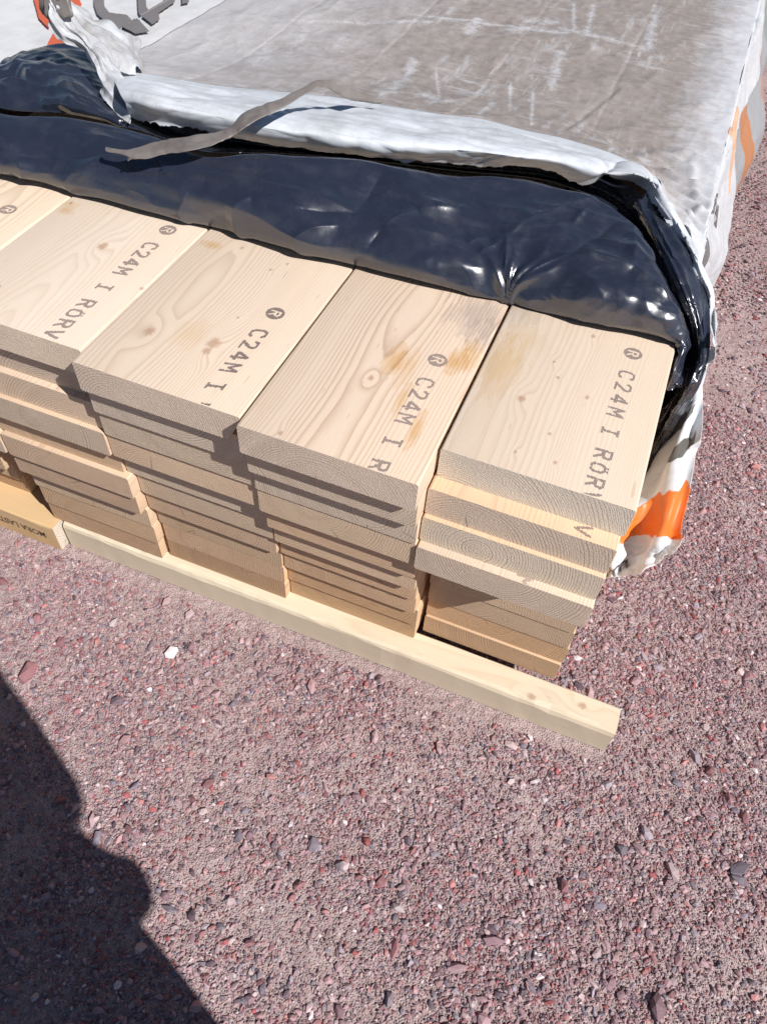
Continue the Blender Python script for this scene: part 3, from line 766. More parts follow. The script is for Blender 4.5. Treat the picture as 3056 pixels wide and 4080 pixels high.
# --- folded-back white edge, rounding over from the top sheet down to the torn edge
w0 = [(-0.9768, 0.5267, 0.5665), (-0.9519, 0.5611, 0.5635), (-0.8266, 0.5829, 0.5615), (-0.7238, 0.6137, 0.5615), (-0.6168, 0.6414, 0.5615), (-0.4633, 0.6592, 0.5635), (-0.3909, 0.6761, 0.5635), (-0.3130, 0.6713, 0.5635), (-0.2460, 0.6735, 0.5635), (-0.1610, 0.6513, 0.5665), (-0.0962, 0.6049, 0.5695), (-0.0671, 0.5455, 0.5675), (-0.0380, 0.5016, 0.5635), (-0.0120, 0.4572, 0.5575), (0.0017, 0.4319, 0.5515), (0.0172, 0.4242, 0.5375), (0.0293, 0.4096, 0.5275), (0.0400, 0.3779, 0.5104), (0.0460, 0.3152, 0.5154)]
w1 = [(-0.9218, 0.4580, 0.5895), (-0.8713, 0.4662, 0.5965), (-0.7509, 0.4639, 0.5995), (-0.6551, 0.4826, 0.5995), (-0.5584, 0.5075, 0.5975), (-0.4331, 0.5240, 0.5995), (-0.3627, 0.5489, 0.5975), (-0.2921, 0.5604, 0.5955), (-0.2346, 0.5786, 0.5915), (-0.1660, 0.5766, 0.5895), (-0.0997, 0.5653, 0.5835), (-0.0695, 0.5211, 0.5755), (-0.0408, 0.4802, 0.5695), (-0.0135, 0.4379, 0.5615), (-0.0004, 0.4137, 0.5555), (0.0146, 0.4030, 0.5435), (0.0269, 0.3928, 0.5315), (0.0400, 0.3793, 0.5066), (0.0450, 0.3133, 0.5152)]
w2 = [(-0.8740, 0.4079, 0.5915), (-0.8196, 0.4011, 0.6015), (-0.7272, 0.4089, 0.6035), (-0.6358, 0.4133, 0.6035), (-0.5291, 0.4407, 0.6015), (-0.4197, 0.4649, 0.6015), (-0.3420, 0.4941, 0.5995), (-0.2832, 0.5136, 0.5955), (-0.2362, 0.5396, 0.5895), (-0.1697, 0.5510, 0.5815), (-0.1046, 0.5676, 0.5775), (-0.0720, 0.5188, 0.5715), (-0.0424, 0.4777, 0.5655), (-0.0149, 0.4343, 0.5575), (-0.0010, 0.4093, 0.5515), (0.0140, 0.3986, 0.5395), (0.0258, 0.3862, 0.5295), (0.0380, 0.3634, 0.5128), (0.0430, 0.3058, 0.5192)]
w3 = [(-0.8731, 0.4120, 0.5615), (-0.8190, 0.4026, 0.5685), (-0.7476, 0.4158, 0.5705), (-0.6702, 0.4265, 0.5705), (-0.5343, 0.4534, 0.5685), (-0.4277, 0.4763, 0.5685), (-0.3291, 0.5207, 0.5665), (-0.2853, 0.5455, 0.5665), (-0.2383, 0.5586, 0.5625), (-0.1864, 0.5591, 0.5555), (-0.1218, 0.5890, 0.5595), (-0.0752, 0.5162, 0.5675), (-0.0452, 0.4732, 0.5615), (-0.0169, 0.4297, 0.5535), (-0.0024, 0.4057, 0.5475), (0.0130, 0.3983, 0.5335), (0.0246, 0.3843, 0.5245), (0.0360, 0.3516, 0.5163), (0.0400, 0.2935, 0.5255)]
G = loft([w0, w1, w2, w3], 90, 560)
nr, nc = G.shape[:2]
tt = np.linspace(0, 1, nr)[:, None]; s_ = np.linspace(0, 1, nc)[None, :]
f = np.clip(tt * 7, .05, 1) * np.ones((1, nc))
G = crumple(G, .0050, 5.5, (.9, 1.5, 1.5), 0, 13, f, seed=31)
sx_ = np.clip(1.25 - np.linspace(0, 1, nc)[None, :] * .9, .35, 1)
G = folds(G, .0130, 7.0, (.55, 1.5, 1.3), 3, 2, .35, f * sx_)
G = folds(G, .0065, 14, (.40, 1.6, 1.2), 8, 3, .45, f * sx_)
# ragged torn edge
rag = .011 * fbm(np.stack([np.linspace(0, 34, nc)] * 3, -1), 5, .65)
N_ = np.gradient(G, axis=0); N_ /= np.linalg.norm(N_, axis=-1, keepdims=True)
G = G + N_ * (rag[None, :] * np.clip((tt - .72) * 4, 0, 1))[..., None]
# the pinched dog-ear near the corner
px_, py_, _ = (-0.1548, 0.6148, 0.5715)
G = creases(G, [(px_, py_, (-0.1645, 0.5388, 0.5715)[0], (-0.1645, 0.5388, 0.5715)[1], .012, .009), ((-0.1548, 0.6148, 0.5715)[0], (-0.1548, 0.6148, 0.5715)[1], (-0.0964, 0.5929, 0.5715)[0], (-0.0964, 0.5929, 0.5715)[1], -.010, .007)])
sheet('folded_edge', G, [m_white], wrap)

# --- dusty top sheet
xs_l = -1.055
def zt(x, y): return TOP + .012 + .038 * math.exp(-max(0, (y - .58)) / .09)
rows = []
front = [(-0.9593, 0.5605, 0.5615), (-0.9551, 0.5653, 0.5615), (-0.8293, 0.5871, 0.5595), (-0.7261, 0.6180, 0.5595), (-0.6188, 0.6458, 0.5595), (-0.4647, 0.6637, 0.5615), (-0.3919, 0.6807, 0.5615), (-0.3139, 0.6759, 0.5615), (-0.2466, 0.6781, 0.5615), (-0.1612, 0.6558, 0.5645), (-0.0962, 0.6093, 0.5675), (-0.0670, 0.5496, 0.5655), (-0.0378, 0.5056, 0.5615), (-0.0117, 0.4609, 0.5555), (0.0020, 0.4354, 0.5495)]
edgeL = [(-0.9819, 0.6036, 0.5515), (-1.0273, 0.6648, 0.5455), (-1.0755, 0.7356, 0.5415), (-1.0930, 0.8414, 0.5335), (-1.0822, 0.8849, 0.5335), (-1.0874, 0.9396, 0.5335)]
rearpts = [(-1.055 + 1.055 * k / 14, 4.25, TOP + .016) for k in range(15)]
right = [(-.001, .52, TOP + .026), (.000, .60, TOP + .022), (.0, .80, TOP + .02), (.0, 1.15, TOP + .02)]
F0 = np.array(front)
NR = 16
for j in range(NR):
    u = j / (NR - 1); uu = u ** 2.2
    row = []
    for i in range(15):
        a_ = F0[i]; s = i / 14
        xe = -1.05 + 1.052 * s
        y = a_[1] + (4.25 - a_[1]) * uu
        bl_ = min(1, (y - a_[1]) / (.14 + .28 * s))
        bl_ = bl_ * bl_ * (3 - 2 * bl_)
        x = a_[0] + (xe - a_[0]) * bl_
        z = TOP + .020 + (a_[2] - TOP - .020) * max(0, 1 - (y - a_[1]) / .16)
        row.append((x, y, z))
    rows.append(row)
G = loft(rows, 460, 330)
nr, nc = G.shape[:2]
s_ = np.linspace(0, 1, nc)[None, :] * np.ones((nr, 1)); tt = np.linspace(0, 1, nr)[:, None] * np.ones((1, nc))
f = np.clip(tt * 40, .0, 1)
G[..., 2] += f * (.0060 * fbm(G * 5.5, 3) + .0030 * (ridged(G * np.array((9, 5, 9)), 3) - .3)
                  - .0035 * np.exp(-np.abs(((G[..., 0] + .22) % .219) - .11 + .11) / .006) * .5)
# buckles near the right front corner
q = np.exp(-((G[..., 0] + .04) ** 2 / .012 + (G[..., 1] - .62) ** 2 / .03))
G[..., 2] += f * q * .006 * np.sin(150 * (G[..., 1] + .5 * G[..., 0]) + 3 * perlin(G * 14))
def crease(G, pts, amp, wd):
    dm = None
    for (ax_, ay_, _a), (bx_, by_, _b) in zip(pts[:-1], pts[1:]):
        a = np.array((ax_, ay_)); ab = np.array((bx_, by_)) - a
        q = G[..., :2] - a; t = np.clip((q @ ab) / (ab @ ab), 0, 1)
        d = np.linalg.norm(q - t[..., None] * ab, axis=-1)
        dm = d if dm is None else np.minimum(dm, d)
    G[..., 2] += amp * .45 * np.exp(-(dm / wd) ** 2)
crease(G, [(-0.2587, 0.7331, 0.5415), (-0.2448, 0.8464, 0.5415), (-0.2124, 0.9815, 0.5415)], -.006, .006)
crease(G, [(-0.2532, 0.7462, 0.5415), (-0.2378, 0.8558, 0.5415), (-0.2082, 0.9839, 0.5415)], .005, .012)
crease(G, [(-0.2296, 1.0224, 0.5415), (-0.1528, 1.0149, 0.5415), (-0.0668, 0.9901, 0.5415)], .008, .035)
crease(G, [(-0.1029, 0.9241, 0.5415), (-0.0647, 0.9007, 0.5415), (-0.0278, 0.8779, 0.5415)], .006, .012)
crease(G, [(-0.1538, 0.7112, 0.5415), (-0.1053, 0.7656, 0.5415), (-0.0516, 0.7943, 0.5415), (-0.0119, 0.7674, 0.5415)], .008, .012)
crease(G, [(-0.1210, 0.7098, 0.5415), (-0.0761, 0.7335, 0.5415), (-0.0306, 0.7207, 0.5415)], -.006, .008)
crease(G, [(-0.0482, 0.7671, 0.5415), (-0.0264, 0.6531, 0.5415)], .006, .008)
crease(G, [(-0.0361, 0.5522, 0.5415), (-0.0147, 0.6179, 0.5415), (-0.0014, 0.6329, 0.5415)], .007, .007)
G[..., 2] = np.maximum(G[..., 2], TOP + .003)
sheet('top_sheet', G, [m_top], wrap)

# --- right side: black lining hanging in a trough beside the rightmost stack
o_ = [(-0.0944, 0.6113, 0.5635), (-0.0434, 0.5109, 0.5595), (-0.0105, 0.4488, 0.5535), (0.0103, 0.4137, 0.5395), (0.0274, 0.3810, 0.5235), (0.0420, 0.3104, 0.5074), (0.0440, 0.2873, 0.4907), (0.0460, 0.2867, 0.4634), (0.0470, 0.3133, 0.4002), (0.0470, 0.3347, 0.3200), (0.0470, 0.3472, 0.2576), (0.0460, 0.3744, 0.1846)]
m1 = [(-0.1019, 0.5398, 0.5695), (-0.0540, 0.4507, 0.5675), (-0.0217, 0.3884, 0.5635), (0.0018, 0.3586, 0.5475), (0.0200, 0.3420, 0.5255), (0.0320, 0.3057, 0.5033), (0.0340, 0.2787, 0.4896), (0.0350, 0.2692, 0.4658), (0.0360, 0.2993, 0.3994), (0.0360, 0.3223, 0.3227), (0.0360, 0.3303, 0.2706), (0.0360, 0.3633, 0.2010)]
m2 = [(-0.1118, 0.5277, 0.5615), (-0.0675, 0.4449, 0.5595), (-0.0357, 0.3823, 0.5555), (-0.0100, 0.3566, 0.5335), (0.0106, 0.3462, 0.5075), (0.0260, 0.3407, 0.4709), (0.0280, 0.2977, 0.4659), (0.0290, 0.2835, 0.4426), (0.0300, 0.3186, 0.3700), (0.0300, 0.3448, 0.2960), (0.0300, 0.3473, 0.2538), (0.0300, 0.3636, 0.2041)]
d1 = [(-0.1138, 0.5671, 0.5215), (-0.0687, 0.4863, 0.5165), (-0.0358, 0.4224, 0.5115), (-0.0105, 0.4032, 0.4865), (0.0124, 0.4087, 0.4515), (0.0300, 0.4232, 0.4011), (0.0320, 0.3733, 0.3979), (0.0340, 0.3744, 0.3583), (0.0360, 0.4253, 0.2661), (0.0360, 0.4547, 0.1849), (0.0360, 0.4430, 0.1580), (0.0360, 0.4516, 0.1160)]
e1 = [(x - .004, y + .01, z - .10) for (x, y, z) in [(min(q[0], .018), q[1], q[2]) for q in d1]]
e1 = [(.016 if i > 2 else q[0], q[1], q[2]) for i, q in enumerate(e1)]
g1 = [(.004 if i > 1 else q[0], q[1], min(q[2] + .05, TOP - .004)) for i, q in enumerate(e1)]
G = loft([o_, m1, m2, d1, e1, g1], 110, 300)
nr, nc = G.shape[:2]
tt = np.linspace(0, 1, nr)[:, None] * np.ones((1, nc))
ff = np.clip(tt * 8, .0, 1) * np.clip((1 - tt) * 5, 0, 1)
G = G + normals(G) * (.0035 * np.abs(np.sin(tt * 34 + 2.5 * perlin(G * 7))) * ff)[..., None]
G = folds(G, .0085, 13, (1, .7, .7), 6, 3, .5, ff)
sheet('side_lining', G, [m_black], wrap)

# --- right side: printed flap that hangs out past the stack, white / grey / orange
fo = [(0.0560, 0.3818, 0.4717), (0.0600, 0.3678, 0.4583), (0.0660, 0.4242, 0.3932), (0.0740, 0.3792, 0.3800), (0.0800, 0.2935, 0.3840), (0.0820, 0.2863, 0.3615), (0.0840, 0.2100, 0.3577), (0.0860, 0.1635, 0.3375), (0.0860, 0.1241, 0.3451), (0.0800, 0.1175, 0.3278), (0.0660, 0.1016, 0.3142)]
fm = [(0.0540, 0.3906, 0.4568), (0.0570, 0.3812, 0.4381), (0.0600, 0.3693, 0.3974), (0.0620, 0.3318, 0.3814), (0.0620, 0.2802, 0.3687), (0.0620, 0.2449, 0.3627), (0.0620, 0.1949, 0.3554), (0.0620, 0.1597, 0.3392), (0.0620, 0.1277, 0.3338), (0.0600, 0.1174, 0.3148), (0.0520, 0.0916, 0.3096)]
fn = [(0.0530, 0.3846, 0.4476), (0.0550, 0.3688, 0.4241), (0.0560, 0.3561, 0.3826), (0.0550, 0.3208, 0.3583), (0.0500, 0.2711, 0.3466), (0.0460, 0.2341, 0.3455), (0.0420, 0.1904, 0.3425), (0.0400, 0.1651, 0.3214), (0.0400, 0.1461, 0.2990), (0.0400, 0.1274, 0.2817), (0.0360, 0.0960, 0.2851)]
fi = [(0.0520, 0.3885, 0.4353), (0.0530, 0.3663, 0.4067), (0.0520, 0.3615, 0.3461), (0.0500, 0.3499, 0.3026), (0.0400, 0.2871, 0.2935), (0.0320, 0.2362, 0.3096), (0.0220, 0.1726, 0.3308), (0.0180, 0.1478, 0.3134), (0.0180, 0.1296, 0.2900), (0.0190, 0.1082, 0.2828), (0.0200, 0.0960, 0.2696)]
fj = [(0.0520, 0.4322, 0.3925), (0.0520, 0.4363, 0.3392), (0.0510, 0.4112, 0.2851), (0.0490, 0.4265, 0.2116), (0.0340, 0.3386, 0.2258), (0.0240, 0.2829, 0.2380), (0.0100, 0.2087, 0.2665), (0.0060, 0.1842, 0.2454), (0.0060, 0.1531, 0.2413), (0.0080, 0.1356, 0.2402), (0.0100, 0.1292, 0.2246)]
G = loft([fo, fm, fn, fi, fj], 150, 260)
nr, nc = G.shape[:2]
tt = np.linspace(0, 1, nr)[:, None] * np.ones((1, nc)); s_ = np.linspace(0, 1, nc)[None, :] * np.ones((nr, 1))
# long pleats down the flap plus crushed foot
ple = .0055 * np.sin(tt * 15 + 2.2 * perlin(np.stack([s_ * 3, tt * 2, s_ * 0], -1))) * np.clip(s_ * 5, 0, 1)
G = G + normals(G) * (ple * np.clip((1 - s_) * 6, .2, 1))[..., None]
ft = np.clip((s_ - .62) * 4, .12, 1)
G = folds(G, .0120, 17, (1, 1, 1), 5, 3, .5, ft * np.ones_like(tt))
nzc = .022 * perlin(np.stack([tt * 9, s_ * 2, s_ * 0], -1)) + .012 * np.sin(tt * 15)
sc2 = s_ + nzc
colr = np.zeros((nr, nc, 4)); colr[...] = (.70, .73, .76, 1)
colr[(sc2 > .245) & (sc2 < .300) & (tt > .12)] = (.115, .115, .105, 1)
colr[(sc2 > .375) & (sc2 < .455) & (tt > .10) & (tt < .52)] = (.115, .115, .105, 1)
colr[(sc2 > .585) & (sc2 < .765)] = (.80, .19, .028, 1)
flap = sheet('printed_flap', G, [m_print_film], wrap, colr)
def decal(name, G, body, s, t, size, rot, mat, parent, flip=1, lift=.0011):
    """lay lettering on a sheet; s,t = place on the sheet, size in metres"""
    nr, nc = G.shape[:2]
    V, F = text_verts(body, 1.0, .01)
    if not len(V): return
    V = V[:, :2] - V[:, :2].mean(0)
    c, s0 = math.cos(rot), math.sin(rot)
    R = np.stack([V[:, 0] * c - V[:, 1] * s0, V[:, 0] * s0 + V[:, 1] * c], -1) * size
    i0, j0 = t * (nr - 1), s * (nc - 1)
    i_, j_ = int(i0), int(j0)
    lu = np.linalg.norm(G[i_, min(j_ + 3, nc - 1)] - G[i_, j_ - 3]) / 6; lv = np.linalg.norm(G[min(i_ + 3, nr - 1), j_] - G[i_ - 3, j_]) / 6
    J = np.clip(j0 + R[:, 0] / lu, 0, nc - 1.001); I = np.clip(i0 + flip * R[:, 1] / lv, 0, nr - 1.001)
    a, b_ = I.astype(int), J.astype(int); fa, fb = (I - a)[:, None], (J - b_)[:, None]
    g = lambda A: (A[a, b_] * (1 - fa) * (1 - fb) + A[a + 1, b_] * fa * (1 - fb) + A[a, b_ + 1] * (1 - fa) * fb + A[a + 1, b_ + 1] * fa * fb)
    P = g(G); n = g(normals(G))
    to = Vector((-.09, -.566, 1.1)); dv = np.array(to) - P
    sg = np.sign((n * dv).sum(-1).mean())
    return mesh_np(name, P + n * sg * lift, F, [mat], parent, smooth=False)
m_letter, nt, b = new_mat('film_lettering'); b.inputs['Base Color'].default_value = (.14, .13, .125, 1); b.inputs['Roughness'].default_value = .5
decal('lettering', G, 'm', .925, .62, .040, 2.2, m_letter, flap, flip=-1)
decal('lettering', G, 'o', .945, .80, .040, 2.2, m_letter, flap, flip=-1)

# --- far part of the right side: sheet hanging from the top edge, printed
sr = []
ysr = [.60, .72, .85, 1.0, 1.2, 1.45, 1.8, 2.3, 3.0, 4.2]
amp = [.2, .5, .9, 1.0, 1.15, 1.3, 1.2, 1.1, 1.0, 1.0]
for (dx, dz) in ((0, .020), (.010, .010), (.020, -.035), (.040, -.10), (.075, -.18), (.070, -.26), (.060, -.31)):
    sr.append([(-.001 + dx * a_, y, TOP + dz * (1 if a_ >= .9 else a_ * 1.05)) for y, a_ in zip(ysr, amp)])
G = loft(sr, 120, 420)
nr, nc = G.shape[:2]
tt = np.linspace(0, 1, nr)[:, None] * np.ones((1, nc)); s_ = np.linspace(0, 1, nc)[None, :] * np.ones((nr, 1))
G = G + normals(G) * (.016 * np.sin(G[..., 1] * 9.5 + 1.2 + 3 * tt) * tt)[..., None]
G = crumple(G, .010, 7, (1, 1, 1), .004, 16, np.clip(tt * 6, 0, 1), seed=63)
colr = np.zeros((nr, nc, 4)); colr[...] = (.56, .58, .60, 1)
zz = G[..., 2] - TOP + .02 * np.sin(G[..., 1] * 6); Y = G[..., 1]
colr[(tt > .46) & (Y > 1.12)] = (.30, .31, .32, 1)  # outer part darkened by colour to stand for its shade
colr[(Y > .90) & (Y < 1.03) & (tt < .46)] = (.70, .42, .26, 1)
colr[(Y > 1.26) & (Y < 1.34) & (tt > .46)] = (.42, .17, .07, 1)
colr[(Y > 1.52) & (Y < 1.66) & (tt > .40)] = (.48, .19, .07, 1)
colr[(Y > .60) & (Y < .66)] = (.15, .15, .15, 1)
colr[(Y > 1.95) & (tt > .25)] = (.22, .26, .24, 1)
side = sheet('side_sheet', G, [m_print_film], wrap, colr)
decal('lettering', G, 'RS', .15, .40, .055, 2.4, m_letter, side, flip=-1)
decal('lettering', G, 'e', .34, .80, .060, 2.6, m_letter, side, flip=-1)
decal('lettering', G, '136', .60, .75, .13, 2.8, m_letter, side, flip=-1)

# --- gathered corner at the upper left: two flaps drawn up into a twisted neck
def flap_rows(lo, hi, zlo, zhi, bulge, n=7):
    """lo, hi: matching 3-D points along both borders; bulge lifts the middle"""
    rows = []
    for k in range(n):
        t = k / (n - 1)
        rows.append([tuple(np.array(a_) * (1 - t) + np.array(b_) * t + np.array((0, -.35, 1.0)) * bulge * math.sin(math.pi * t)) for a_, b_ in zip(lo, hi)])
    return rows
lo = [(-0.8604, 0.3946, 0.5665), (-0.9044, 0.4155, 0.5715), (-0.9507, 0.4437, 0.5815), (-0.9716, 0.4723, 0.5915), (-1.0141, 0.4975, 0.6065), (-1.0411, 0.4904, 0.6165), (-1.0585, 0.4980, 0.6265), (-1.0695, 0.5033, 0.6365), (-1.0784, 0.5197, 0.6465), (-1.0851, 0.5397, 0.6515)]
hi = [(-0.9132, 0.5088, 0.5735), (-0.9362, 0.5110, 0.5815), (-0.9568, 0.5159, 0.5965), (-0.9761, 0.5216, 0.6095), (-1.0019, 0.5236, 0.6195), (-1.0240, 0.5330, 0.6265), (-1.0390, 0.5370, 0.6335), (-1.0437, 0.5372, 0.6415), (-1.0486, 0.5341, 0.6475), (-1.0727, 0.5464, 0.6535)]
G = loft(flap_rows(lo, hi, 0, 0, .012), 90, 160)
G = folds(G, .016, 11, (1, 1, 1), 7, 3, .55)
# creases running up to the neck
nr, nc = G.shape[:2]; tt = np.linspace(0, 1, nr)[:, None] * np.ones((1, nc))
G = G + normals(G) * (.0050 * np.abs(np.sin(tt * 9 + 1.5 + perlin(G * 9))))[..., None]
sheet('gathered_corner', G, [m_soiled], wrap)
lo = [(-0.9405, 0.5384, 0.5695), (-0.9517, 0.5194, 0.5795), (-0.9554, 0.5132, 0.5895), (-0.9701, 0.5209, 0.6035), (-0.9848, 0.5230, 0.6155), (-0.9998, 0.5222, 0.6235), (-1.0230, 0.5279, 0.6335), (-1.0477, 0.5403, 0.6435), (-1.0598, 0.5487, 0.6515)]
hi = [(-0.9515, 0.5650, 0.5615), (-0.9750, 0.6070, 0.5695), (-0.9962, 0.6378, 0.5815), (-0.9993, 0.6218, 0.5935), (-1.0095, 0.6008, 0.6055), (-1.0317, 0.5951, 0.6175), (-1.0443, 0.5865, 0.6295), (-1.0535, 0.5739, 0.6415), (-1.0596, 0.5544, 0.6535)]
G = loft(flap_rows(lo, hi, 0, 0, .012), 70, 150)
G = folds(G, .015, 12, (1, 1, 1), 3, 3, .55)
sheet('gathered_corner', G, [m_soiled], wrap)
# the twisted neck itself
ctr = [(-1.0800, 0.5449, 0.6315), (-1.0717, 0.5405, 0.6465), (-1.0640, 0.5345, 0.6615), (-1.0674, 0.5402, 0.6765)]
rad = [.012, .026, .030, .020]
C_ = catmull(np.array(ctr), 30); R_ = catmull(np.array(rad)[:, None], 30)[:, 0]
an = np.linspace(0, 2 * math.pi, 49)
G = np.array([[C_[i] + R_[i] * (1 + .16 * math.sin(5 * a_ + i * .25) + .07 * math.sin(11 * a_)) * np.array((math.cos(a_), .5 * math.sin(a_), .85 * math.sin(a_))) for a_ in an] for i in range(30)])
sheet('twisted_neck', G, [m_strip], wrap, thick=0)

# --- torn grey strip lying across the lining and the white edge
ra = [(-0.8084, 0.2695, 0.5955), (-0.7903, 0.2647, 0.5985), (-0.7659, 0.2682, 0.6025), (-0.7353, 0.2962, 0.6085), (-0.6999, 0.3171, 0.6145), (-0.6588, 0.3452, 0.6205), (-0.6473, 0.3731, 0.6345), (-0.6185, 0.4156, 0.6405), (-0.5995, 0.4568, 0.6455), (-0.5833, 0.4880, 0.6485), (-0.5706, 0.5328, 0.6285), (-0.5544, 0.5729, 0.6075), (-0.5386, 0.5973, 0.5945), (-0.5298, 0.6041, 0.5855)]
rb = [(-0.7989, 0.2599, 0.5945), (-0.7817, 0.2604, 0.5975), (-0.7596, 0.2643, 0.6015), (-0.7274, 0.2833, 0.6075), (-0.6937, 0.3064, 0.6135), (-0.6539, 0.3361, 0.6195), (-0.6368, 0.3641, 0.6335), (-0.6123, 0.4109, 0.6395), (-0.5945, 0.4529, 0.6445), (-0.5795, 0.4814, 0.6475), (-0.5723, 0.5228, 0.6275), (-0.5568, 0.5542, 0.6065), (-0.5451, 0.5822, 0.5935), (-0.5314, 0.6039, 0.5845)]
rc = [(-0.7759, 0.2680, 0.5935), (-0.7665, 0.2580, 0.5965), (-0.7460, 0.2612, 0.6005), (-0.7197, 0.2770, 0.6065), (-0.6865, 0.2940, 0.6125), (-0.6480, 0.3302, 0.6185), (-0.6271, 0.3565, 0.6325), (-0.6058, 0.4055, 0.6385), (-0.5896, 0.4491, 0.6435), (-0.5768, 0.4780, 0.6465), (-0.5730, 0.5154, 0.6265), (-0.5601, 0.5472, 0.6055), (-0.5480, 0.5792, 0.5925), (-0.5330, 0.6037, 0.5835)]
rd = [(-0.7633, 0.2547, 0.5925), (-0.7559, 0.2565, 0.5955), (-0.7370, 0.2589, 0.5995), (-0.7114, 0.2758, 0.6055), (-0.6787, 0.2870, 0.6115), (-0.6467, 0.3317, 0.6175), (-0.6253, 0.3550, 0.6315), (-0.6040, 0.4047, 0.6375), (-0.5887, 0.4487, 0.6425), (-0.5761, 0.4774, 0.6455), (-0.5743, 0.5136, 0.6255), (-0.5613, 0.5462, 0.6045), (-0.5489, 0.5794, 0.5915), (-0.5338, 0.6039, 0.5825)]
G = loft([ra, rb, rc, rd], 24, 260)
G = folds(G, .0030, 30, (1, 1, 1), 81, 2, .5)
sheet('torn_strip', G, [m_strip], wrap, thick=.0009)

# ------------------------------------------------------------------ neighbouring wrapped package, upper left
pk = bpy.data.objects.new('wrapped_package', None); pk.location = (-1.75, 2.4, 0); link(pk)
tag(pk, 'neighbouring lumber package wrapped in white film with large grey and orange print, upper left corner', 'lumber package')
x0, x1, y0, y1, zt0 = -2.5, -1.135, .50, 4.6, TOP - .015
prof = [(x1 + .105, TOP + .004), (x1 + .06, TOP + .006), (x1 + .02, TOP + .006), (x1 - .04, TOP + .002), (x1 - .10, zt0), (x1 - .7, zt0 + .004), (x0 + .1, zt0), (x0 + .01, zt0 - .03), (x0, 0.0)]
rows = []
for j, y in enumerate([y0 + .04, y0 + .05, y0 + .10, y0 + .5, y0 + 1.2, y0 + 2.4, y1 - .02, y1]):
    rows.append([(x, y, z * (.93 if j == 0 else 1)) for x, z in prof])
G = loft(rows, 260, 220)
wl = np.clip((x1 - .02 - G[..., 0]) / .1, 0, 1)
G[..., 2] = np.clip(G[..., 2] + .012 * fbm(G * 3.2, 4) * (G[..., 2] > .3) * wl, .0, None)
GP = G.copy()
sh = mesh_np('wrapping', (G - np.array((-1.75, 2.4, 0))).reshape(-1, 3), grid_faces(260, 220), [film_mat('neighbour_film', .30, base=(.70, .71, .71), dirtcol=(.42, .40, .37))], pk)
fr_ = [(x - (-1.75), y0 - 2.4 + .002, z) for x, z in [(x1, 0), (x1, zt0 * .93), (x0, zt0 * .93), (x0, 0)]]
mesh_np('front_end', fr_, [(0, 1, 2, 3)], [m_white], pk)
bk_ = [(x - (-1.75), y1 - 2.4 - .002, z) for x, z in [(x1, 0), (x1, zt0 * .93), (x0, zt0 * .93), (x0, 0)]]
mesh_np('rear_end', bk_, [(3, 2, 1, 0)], [m_white], pk)
m_orange, nt, b = new_mat('orange_print'); b.inputs['Base Color'].default_value = (.62, .13, .06, 1); b.inputs['Roughness'].default_value = .5
m_grey, nt, b = new_mat('grey_print'); b.inputs['Base Color'].default_value = (.21, .195, .19, 1); b.inputs['Roughness'].default_value = .5
def on_pack(P):
    """drop plan points onto the package top"""
    P = np.asarray(P, float)
    Gf = GP.reshape(-1, 3); m_ = Gf[:, 2] > .40; Gf = Gf[m_]
    out = []
    for q in P:
        d_ = (Gf[:, 0] - q[0]) ** 2 + (Gf[:, 1] - q[1]) ** 2; k = np.argpartition(d_, 5)[:5]
        out.append((q[0] + 1.75, q[1] - 2.4, (Gf[k, 2] / (d_[k] + 1e-6)).sum() / (1 / (d_[k] + 1e-6)).sum() + .0060))
    return out
def blob(name, outline, mat):
    """filled print cut into small cells so that it follows the film"""
    O = np.array(outline)[:, :2]
    n = 110
    xs = np.linspace(O[:, 0].min(), O[:, 0].max(), n); ys = np.linspace(O[:, 1].min(), O[:, 1].max(), n)
    def inside(x, y):
        c = False; j = len(O) - 1
        for i in range(len(O)):
            if (O[i, 1] > y) != (O[j, 1] > y) and x < (O[j, 0] - O[i, 0]) * (y - O[i, 1]) / (O[j, 1] - O[i, 1]) + O[i, 0]: c = not c
            j = i
        return c
    idx = {}; V = []; F = []
    def vid(i, j):
        if (i, j) not in idx: idx[(i, j)] = len(V); V.append((xs[i], ys[j]))
        return idx[(i, j)]
    for i in range(n - 1):
        for j in range(n - 1):
            if inside((xs[i] + xs[i + 1]) / 2, (ys[j] + ys[j + 1]) / 2): F.append((vid(i, j), vid(i + 1, j), vid(i + 1, j + 1), vid(i, j + 1)))
    if F: mesh_np(name, on_pack(V), F, [mat], pk)
blob('orange_print', [(-1.4403, 0.8925, 0.4965), (-1.4617, 0.9543, 0.4965), (-1.4172, 1.0002, 0.4965), (-1.3414, 0.9216, 0.4965), (-1.3252, 0.8645, 0.4965), (-1.3657, 0.8565, 0.4965), (-1.3186, 0.7815, 0.4965), (-1.3680, 0.8147, 0.4965)], m_orange)
blob('orange_print', [(-1.2966, 0.7642, 0.4965), (-1.2576, 0.7797, 0.4965), (-1.2084, 0.7357, 0.4965), (-1.2220, 0.7068, 0.4965), (-1.2530, 0.6793, 0.4965), (-1.2823, 0.7358, 0.4965)], m_orange)
blob('grey_letter', [(-1.3707, 1.0066, 0.4975), (-1.3183, 0.9319, 0.4975), (-1.2808, 0.8908, 0.4975), (-1.2354, 0.8593, 0.4995), (-1.1771, 0.8202, 0.5075), (-1.1201, 0.7939, 0.5165), (-1.1026, 0.8155, 0.5175), (-1.1546, 0.8597, 0.5155), (-1.2282, 0.9174, 0.5035), (-1.2669, 0.9137, 0.4985), (-1.2956, 0.9371, 0.4975), (-1.3539, 1.0169, 0.4975)], m_grey)
